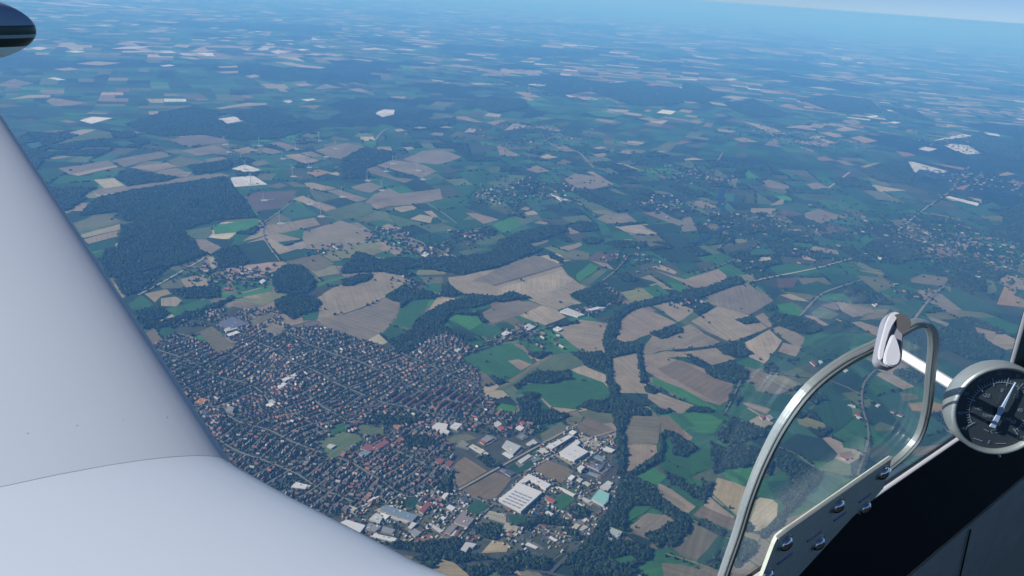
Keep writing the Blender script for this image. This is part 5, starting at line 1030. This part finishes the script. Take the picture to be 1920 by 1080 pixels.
# flush rivets along the ribs and spars (too small to tell apart singly)
bm = bmesh.new()
def top_z(x, y):
    xl, zl = le(y); ch = 1.75 - .45 * (y - 1.30) / 4.12; s = np.clip((xl - x) / ch, 0, 1); t = .095
    return zl + .018 * ch * 4 * s * (1 - s) + 5 * t * (.2969 * math.sqrt(s) - .126 * s - .3516 * s * s + .2843 * s ** 3 - .1036 * s ** 4) * ch
for y in (1.46, 2.1):
    for f in np.arange(.05, .6, .05):
        xl, zl = le(y); x_ = xl - f * 1.6; bmesh.ops.create_uvsphere(bm, u_segments=8, v_segments=4, radius=.0013, matrix=Matrix.Translation((x_, y, top_z(x_, y) + .0002)) @ Matrix.Diagonal((1, 1, .35, 1)))
tag(part('rivets', bm, M_PAINT, WING), kind='stuff')
# tip tank with painted stripes; darker top and pale underside imitate reflections in colour
m, t, n, l, b = new_mat('tip_tank_paint_reflection'); tc = n.new('ShaderNodeTexCoord'); sp = n.new('ShaderNodeSeparateXYZ'); l.new(tc.outputs['Object'], sp.inputs[0])
mr = n.new('ShaderNodeMapRange'); mr.inputs[1].default_value = -.25; mr.inputs[2].default_value = .25; l.new(sp.outputs['Z'], mr.inputs[0])
cr = n.new('ShaderNodeValToRGB'); cr.color_ramp.interpolation = 'CONSTANT'; el = cr.color_ramp.elements
for pos, col in ((0.0, (.92, .94, .90)), (.5 + 2 * -.094, (.014, .026, .024)), (.5 + 2 * -.044, (.30, .38, .40)), (.5 + 2 * -.024, (.014, .040, .034)), (.5 + 2 * .028, (.30, .40, .54))):
    if pos == 0.0: el[0].position = 0; el[0].color = (*col, 1); last = el[1]
    else:
        e = last if last is not None else el.new(pos); last = None; e.position = pos; e.color = (*col, 1)
l.new(mr.outputs[0], cr.inputs[0]); l.new(cr.outputs[0], b.inputs['Base Color']); b.inputs['Roughness'].default_value = .3
bm = bmesh.new(); secs = []; NX = .635
for s in np.concatenate([np.linspace(0, .7, 22) ** 1.6 * .7 ** -.6, np.linspace(.8, 2.6, 10)]):
    q = min(1, s / .7); r = .235 * math.sqrt(max(0, 1 - (1 - q) ** 2)) * (1 if s < 1.6 else max(.12, 1 - (s - 1.6) ** 2 * .9)) + .0006
    secs.append([(-s, r * math.cos(a), r * math.sin(a)) for a in np.linspace(0, 2 * math.pi, 33)[:-1]])
loft(bm, secs); TT = part('tip_tank', bm, m, smooth=True); TT.location = tuple(ray(68, 55) * 5.62)
# fuselage side below the window, cabin lining
def slab(name, pts, thick, mat, parent=None):
    """closed plate from a planar outline, thickened along its normal away from the eye"""
    P = [Vector(p) for p in pts]; nn = Vector((0, 0, 0))
    for i in range(len(P)): nn += (P[i] - P[0]).cross(P[(i + 1) % len(P)] - P[0])
    nn.normalize(); c = sum(P, Vector()) / len(P)
    if nn.dot(c) < 0: nn = -nn
    bm = bmesh.new(); A = [bm.verts.new(p) for p in P]; B = [bm.verts.new(p + nn * thick) for p in P]; bm.faces.new(A); bm.faces.new(B[::-1])
    for i in range(len(P)): j = (i + 1) % len(P); bm.faces.new((A[i], B[i], B[j], A[j]))
    return part(name, bm, mat, parent)
slab('fuselage_skin', [(.2, .272, -.52), (2.2, .272, -.52), (2.2, .32, -1.25), (.2, .32, -1.25)], .004, M_PAINT)
slab('window_sill', [(.2, .250, -.468), (2.2, .250, -.468), (2.2, .2, -.532), (.2, .2, -.532)], .02, M_BLACK)
slab('side_panel', [(.2, .1985, -.535), (2.2, .1985, -.535), (2.2, .196, -1.15), (.2, .196, -1.15)], .002, M_PANEL)
slab('panel_seam', [(.86, .1960, -.54), (.863, .1960, -.54), (1.02, .1945, -1.0), (1.017, .1945, -1.0)], .001, M_BLACK)
slab('cabin_floor', [(-.6, .19, -1.16), (2.2, .19, -1.16), (2.2, -.95, -1.16), (-.6, -.95, -1.16)], .02, M_CABIN)
slab('cabin_wall', [(-.6, -.95, -1.15), (2.2, -.95, -1.15), (2.2, -.92, -.40), (-.6, -.92, -.40)], .02, M_CABIN)
# window plane: leans in towards the top
NWN = np.array([0, 1, .18]); NWN = NWN / np.linalg.norm(NWN); KW = NWN @ np.array([0, .25, -.453])
def W(x, y, off=0.0):
    v = ray(x, y); return v * ((KW - off) / (NWN @ v))
def WP(x, z, off=0.0):
    return np.array([x, (KW - off - NWN[2] * z) / NWN[1], z])
# windscreen pillar with its bright trim
pa, pb = W(1896, 690, -.004), W(1925, 588, -.004); pd = (pb - pa) / np.linalg.norm(pb - pa)
lo_, hi_ = pa - pd * .13, pa + pd * .75
slab('windscreen_pillar', [lo_, hi_, hi_ + np.array([.22, -.02, 0]), lo_ + np.array([.22, -.02, 0])], .004, M_BLACK)
def bar(name, P, w, h, mat, parent=None, up=None, smooth=False):
    """swept flat bar along points P, w across in the window plane, h out of it"""
    P = [np.array(p, float) for p in P]; bm = bmesh.new(); secs = []
    for i in range(len(P)):
        t_ = P[min(i + 1, len(P) - 1)] - P[max(i - 1, 0)]; t_ /= np.linalg.norm(t_); nn = NWN if up is None else up; s_ = np.cross(t_, nn); s_ /= np.linalg.norm(s_)
        c = .28
        secs.append([P[i] + s_ * w / 2 * a + nn * h / 2 * b for a, b in ((1, 1 - 2 * c), (1, -1 + 2 * c), (1 - c, -1), (-1 + c, -1), (-1, -1 + 2 * c), (-1, 1 - 2 * c), (-1 + c, 1), (1 - c, 1))])
    loft(bm, secs); return part(name, bm, mat, parent, smooth)
bar('window_trim', [lo_ - np.array([.003, 0, 0]), hi_ - np.array([.003, 0, 0])], .002, .004, M_WHITE)
bar('window_trim', [(.25, .2515, -.4655), (1.35, .2515, -.4655)], .003, .004, M_WHITE)
def smooth_path(px, k=6, off=0.0):
    """Catmull-Rom through pixels on the window plane"""
    P = [W(x, y, off) for x, y in px]; out = []
    for i in range(len(P) - 1):
        p0, p1, p2, p3 = P[max(i - 1, 0)], P[i], P[i + 1], P[min(i + 2, len(P) - 1)]
        for q in range(k):
            t = q / k; out.append(.5 * ((2 * p1) + (-p0 + p2) * t + (2 * p0 - 5 * p1 + 4 * p2 - p3) * t * t + (-p0 + 3 * p1 - 3 * p2 + p3) * t ** 3))
    out.append(P[-1]); return out
FR = [(1330, 1160), (1358, 1075), (1384, 1000), (1404, 935), (1430, 868), (1468, 795), (1520, 727), (1585, 677), (1648, 645), (1700, 615), (1722, 606), (1742, 612), (1750, 640), (1745, 700), (1738, 765), (1724, 815), (1697, 850), (1664, 878)]
# ------------------------------------------------------------------ vent window
VW = empty('vent_window', (0, 0, ALT)); tag(VW, 'hinged vent window with bent metal tube frame on a riveted hinge plate', 'vent window')
fp = smooth_path(FR, 6, .008)
bar('frame', fp, .0052, .0075, M_ALU, VW)
bar('frame_lip', smooth_path(FR, 6, .0125), .0022, .0024, M_ALU, VW)
def pane(name, outer, thick, parent, hole=None):
    bm = bmesh.new(); loops = []
    for lp in [outer] + ([hole] if hole is not None else []):
        vs = [bm.verts.new(p) for p in lp]; loops.append([bm.edges.new((vs[i], vs[(i + 1) % len(vs)])) for i in range(len(vs))])
    r = bmesh.ops.triangle_fill(bm, use_beauty=True, use_dissolve=False, edges=[e for lp in loops for e in lp])
    fs = [f for f in r['geom'] if isinstance(f, bmesh.types.BMFace)]
    ext = bmesh.ops.extrude_face_region(bm, geom=fs); 
    for v_ in ext['geom']:
        if isinstance(v_, bmesh.types.BMVert): v_.co += Vector(NWN * thick)
    return part(name, bm, M_GLASS, parent)
vent_out = [p for p in smooth_path(FR, 3, .004)]
pane('vent_pane', vent_out, .003, VW)
hole = [p + NWN * .004 for p in vent_out]
pane('side_window', [WP(-.35, .45, -.0), WP(-.35, -.50, -.0), WP(1.45, -.50, -.0), WP(1.2, .45, -.0)], .004, AC, hole=[p for p in vent_out and smooth_path(FR, 3, 0.0)])
# hinge plate
HPX = [(1418, 1110), (1437, 1060), (1452, 1020), (1458, 1008), (1470, 998), (1490, 985), (1672, 858), (1668, 880), (1656, 916), (1640, 934), (1600, 968), (1470, 1110)]
pp = [W(x, y, .016) for x, y in HPX]
HG = slab('hinge_plate', pp, .003, M_PLATE, VW)
bar('plate_edge', [W(1458, 1008, .0165), W(1474, 995, .0165), W(1560, 935, .0165), W(1672, 857, .0165)], .0018, .0030, M_ALU, HG)
def dome(name, p, r, h, mat, parent):
    bm = bmesh.new(); q = Vector(-NWN).to_track_quat('Z', 'Y').to_matrix().to_4x4()
    bmesh.ops.create_uvsphere(bm, u_segments=20, v_segments=12, radius=r, matrix=Matrix.Translation(p) @ q @ Matrix.Diagonal((1, 1, h / r, 1)))
    return part(name, bm, mat, parent, True)
for x, y in ((1472, 1018), (1570, 948), (1655, 886), (1534, 1018), (1621, 951), (1437, 1080)):
    dome('screw', W(x, y, .0165), .0072, .0052, M_CHROME, HG)
    bm = bmesh.new(); q = Vector(-NWN).to_track_quat('Z', 'Y').to_matrix().to_4x4(); ring = bmesh.ops.create_cone(bm, cap_ends=True, segments=20, radius1=.0088, radius2=.0082, depth=.0014, matrix=Matrix.Translation(W(x, y, .0168)) @ q)
    part('washer', bm, M_ALU, HG)
for a, b in (((1458, 1057), (1485, 1037)), ((1514, 1015), (1540, 996)), ((1564, 976), (1586, 960)), ((1611, 942), (1632, 926))):
    bar('slot', [W(*a, .0166), W(*b, .0166)], .0022, .0012, M_SLOT, HG)
# latch: teardrop lever hooked over the tube
LN = -(ray(1672, 636) * .86 + _R * .42 * -1 + _U * -.25); LN = LN / np.linalg.norm(LN)
LC = W(1672, 640, .022)
def on_latch(px, lift=0.0):
    out = []
    for x, y in px:
        v = ray(x, y); out.append(v * ((LN @ LC + lift) / (LN @ v)))
    return out
def round_px(px, it=2):
    P = np.array(px, float)
    for _ in range(it):
        Q = []
        for i in range(len(P)):
            a, b = P[i], P[(i + 1) % len(P)]; Q += [a * .75 + b * .25, a * .25 + b * .75]
        P = np.array(Q)
    return [tuple(p) for p in P]
def solid(name, front, depth, mat, parent, bev=.0012):
    bm = bmesh.new(); A = [bm.verts.new(p) for p in front]; f = bm.faces.new(A); ext = bmesh.ops.extrude_face_region(bm, geom=[f])
    for v_ in ext['geom']:
        if isinstance(v_, bmesh.types.BMVert): v_.co -= Vector(LN * depth)
    bmesh.ops.recalc_face_normals(bm, faces=bm.faces)
    if bev: bmesh.ops.bevel(bm, geom=[e for e in bm.edges if len(e.link_faces) == 2 and e.calc_face_angle(0) > 1.0], offset=bev, segments=2, affect='EDGES')
    return part(name, bm, mat, parent)
OUT = round_px([(1673, 582), (1690, 586), (1698, 600), (1694, 640), (1694, 672), (1684, 688), (1662, 688), (1646, 678), (1647, 662), (1656, 620), (1662, 595)])
INN = round_px([(1676, 622), (1684, 640), (1691, 668), (1684, 686), (1664, 686), (1657, 672), (1666, 644)])
LT = solid('latch', on_latch(OUT, 0.0), .009, M_LEVER, VW)
solid('latch_lit_side', on_latch(round_px([(1676, 583), (1664, 597), (1655, 630), (1647, 664), (1650, 676), (1656, 672), (1660, 648), (1670, 616), (1684, 594), (1690, 588)], 1), .0022), .002, M_WHITE, LT, .0004)  # white strip on the left only, coloured as the lit side of the band
solid('latch_face', on_latch(INN, .0035), .003, M_WHITE, LT, .0006)
bm = bmesh.new(); ka, kb = on_latch([(1688, 606)], .002)[0], on_latch([(1688, 606)], -.02)[0]; cyl(bm, ka, kb, .0062, .0062, 20); part('latch_knob', bm, M_GREYP, LT)
# ------------------------------------------------------------------ outside air thermometer
TH = empty('thermometer', (0, 0, ALT)); tag(TH, 'round metal air thermometer with black dial and white printed scales', 'thermometer')
vt = ray(1868, 766); TN = -vt * .86 + _R * .42 - _U * .26; TN = TN / np.linalg.norm(TN)
TC = W(1872, 767, .055)
ty = _U * .98 + _R * .16; ty = ty - TN * (ty @ TN); ty /= np.linalg.norm(ty); tx = np.cross(ty, TN)
TM = Matrix(((tx[0], ty[0], TN[0], TC[0]), (tx[1], ty[1], TN[1], TC[1]), (tx[2], ty[2], TN[2], TC[2]), (0, 0, 0, 1)))
px_m = np.linalg.norm(TC) / FPX; RD = 66 * px_m        # dial radius
def lathe(name, prof, mat, parent, n=64, smooth=True):
    bm = bmesh.new(); rows = [[bm.verts.new(TM @ Vector((r * math.cos(2 * math.pi * i / n), r * math.sin(2 * math.pi * i / n), z_))) for i in range(n)] for r, z_ in prof]
    for a, b in zip(rows[:-1], rows[1:]):
        for i in range(n): bm.faces.new((a[i], a[(i + 1) % n], b[(i + 1) % n], b[i]))
    me = bm_mesh(name, bm, smooth)
    return part(name, me, mat, parent)
lathe('case', [(.001, -.016), (RD * 1.03, -.016), (RD * 1.10, -.013), (RD * 1.11, -.008), (RD * 1.11, .001), (RD * 1.105, .003)], M_ALU, TH)
lathe('bezel', [(RD * 1.105, .003), (RD * 1.08, .0052), (RD * 1.03, .005), (RD * 1.0, .0035), (RD * .985, .0002)], M_ALU, TH)
bm = bmesh.new(); bmesh.ops.create_circle(bm, cap_ends=True, segments=64, radius=RD * 1.0, matrix=TM @ Matrix.Translation((0, 0, .0002))); DL = part('dial', bm, M_DIAL, TH)
def on_dial(bm, pts, z=.0007):
    bm.faces.new([bm.verts.new(TM @ Vector((p[0] * RD, p[1] * RD, z))) for p in pts])
A0, A1 = math.radians(222), math.radians(-42)          # ends of the scale
bm = bmesh.new(); K = 60
for i in range(K):
    a, b = A0 + (A1 - A0) * i / K, A0 + (A1 - A0) * (i + 1) / K; r0, r1 = .655, .675
    on_dial(bm, [(r0 * math.cos(a), r0 * math.sin(a)), (r1 * math.cos(a), r1 * math.sin(a)), (r1 * math.cos(b), r1 * math.sin(b)), (r0 * math.cos(b), r0 * math.sin(b))])
part('scale_arc', bm, M_INK, DL)
for i in range(51):
    a = A0 + (A1 - A0) * i / 50; big = i % 5 == 0; r0, r1 = (.60 if i % 5 == 0 else .66, .80 if big else .74); w_ = .011 if big else .007; c, s = math.cos(a), math.sin(a); bm = bmesh.new()
    on_dial(bm, [(r0 * c - w_ * s, r0 * s + w_ * c), (r1 * c - w_ * s, r1 * s + w_ * c), (r1 * c + w_ * s, r1 * s - w_ * c), (r0 * c + w_ * s, r0 * s - w_ * c)], .0009); part('tick', bm, M_INK, DL)
def text(s, x, y, size, name='numeral'):
    me = TEXTS[s].copy(); me.transform(TM @ Matrix.Translation((x * RD, y * RD, .0009)) @ Matrix.Scale(size * RD, 4)); me.name = name; part(name, me, M_INK, DL)
def polar(r, f): a = A0 + (A1 - A0) * f; return r * math.cos(a), r * math.sin(a)
for s, f in (('-60', 0), ('-40', .1), ('-20', .22), ('0', .33), ('20', .44), ('40', .545), ('60', .64), ('80', .74), ('100', .83), ('120', .91), ('140', 1.0)): text(s, *polar(.89, f), .12)
for s, f in (('-40', .13), ('-20', .30), ('0', .47), ('20', .64), ('40', .81), ('60', .96)): text(s, *polar(.47, f), .13)
text('TEMPERATURE', 0, -.20, .105, 'lettering'); text('C', 0, -.56, .13, 'lettering'); text('F', 0, -.84, .13, 'lettering')
for rr, yy in ((.16, -.56), (.30, -.82)):
    for sgn in (-1, 1):
        bm = bmesh.new(); on_dial(bm, [(sgn * rr * .5, yy - .02), (sgn * rr * .5, yy - .005), (sgn * rr * 1.3, yy + .035), (sgn * rr * 1.3, yy + .02)][::sgn], .0009); part('scale_mark', bm, M_INK, DL)
bm = bmesh.new(); na = math.radians(80); R2 = Matrix.Rotation(na, 4, 'Z')
pts = [(.74, .0), (.10, .032), (.07, .062), (0, .075), (-.07, .045), (-.44, .066), (-.44, -.066), (-.07, -.045), (0, -.075), (.07, -.062), (.10, -.032)]
A = [bm.verts.new(TM @ (R2 @ Vector((x * RD, y * RD, .0042)))) for x, y in pts]; B = [bm.verts.new(TM @ (R2 @ Vector((x * RD, y * RD, .0030)))) for x, y in pts]; bm.faces.new(A); bm.faces.new(B[::-1])
for i in range(len(A)): j = (i + 1) % len(A); bm.faces.new((A[i], B[i], B[j], A[j]))
part('needle', bm, M_NEEDLE, TH)
# probe through the window to the outside air
p0 = W(1815, 740, .004); p1 = ray(1684, 660) * (p0[0] * 1.005 / ray(1684, 660)[0])
bm = bmesh.new(); cyl(bm, TC - TN * .017, p0, .012, .0075, 24); part('stem', bm, M_ALU, TH, True)
bar('probe', [p0, p1], .0115, .0115, M_WHITE, TH, up=np.array([0.9, .1, -.42]))
bm = bmesh.new(); cyl(bm, TM @ Vector((.45 * RD, -1.14 * RD, -.012)), TM @ Vector((.56 * RD, -1.27 * RD, -.012)), .0022, .0016, 12); part('adjusting_screw', bm, M_CHROME, TH)
# ------------------------------------------------------------------ the air over the plain
bm = bmesh.new(); HX = 170000.0; Z0, Z1 = -1.0, ALT + 4.0
bmesh.ops.create_cube(bm, size=1, matrix=Matrix.Translation((0, 0, (Z0 + Z1) / 2)) @ Matrix.Diagonal((2 * HX, 2 * HX, Z1 - Z0, 1)))
me = bm_mesh('haze', bm); hz = link('haze', me); tag(hz, 'blue summer haze over the whole plain', 'haze', kind='stuff')
m = bpy.data.materials.new('haze'); m.use_nodes = True; n = m.node_tree.nodes; n.clear()
out = n.new('ShaderNodeOutputMaterial'); pv = n.new('ShaderNodeVolumePrincipled'); m.node_tree.links.new(pv.outputs[0], out.inputs['Volume'])
pv.inputs['Color'].default_value = (*HAZE_COLOR, 1); pv.inputs['Density'].default_value = HAZE_DENSITY; pv.inputs['Anisotropy'].default_value = 0.0
pv.inputs['Density Attribute'].default_value = ''; pv.inputs['Absorption Color'].default_value = HAZE_ABS
try: m.cycles.homogeneous_volume = True
except Exception: pass
me.materials.append(m)
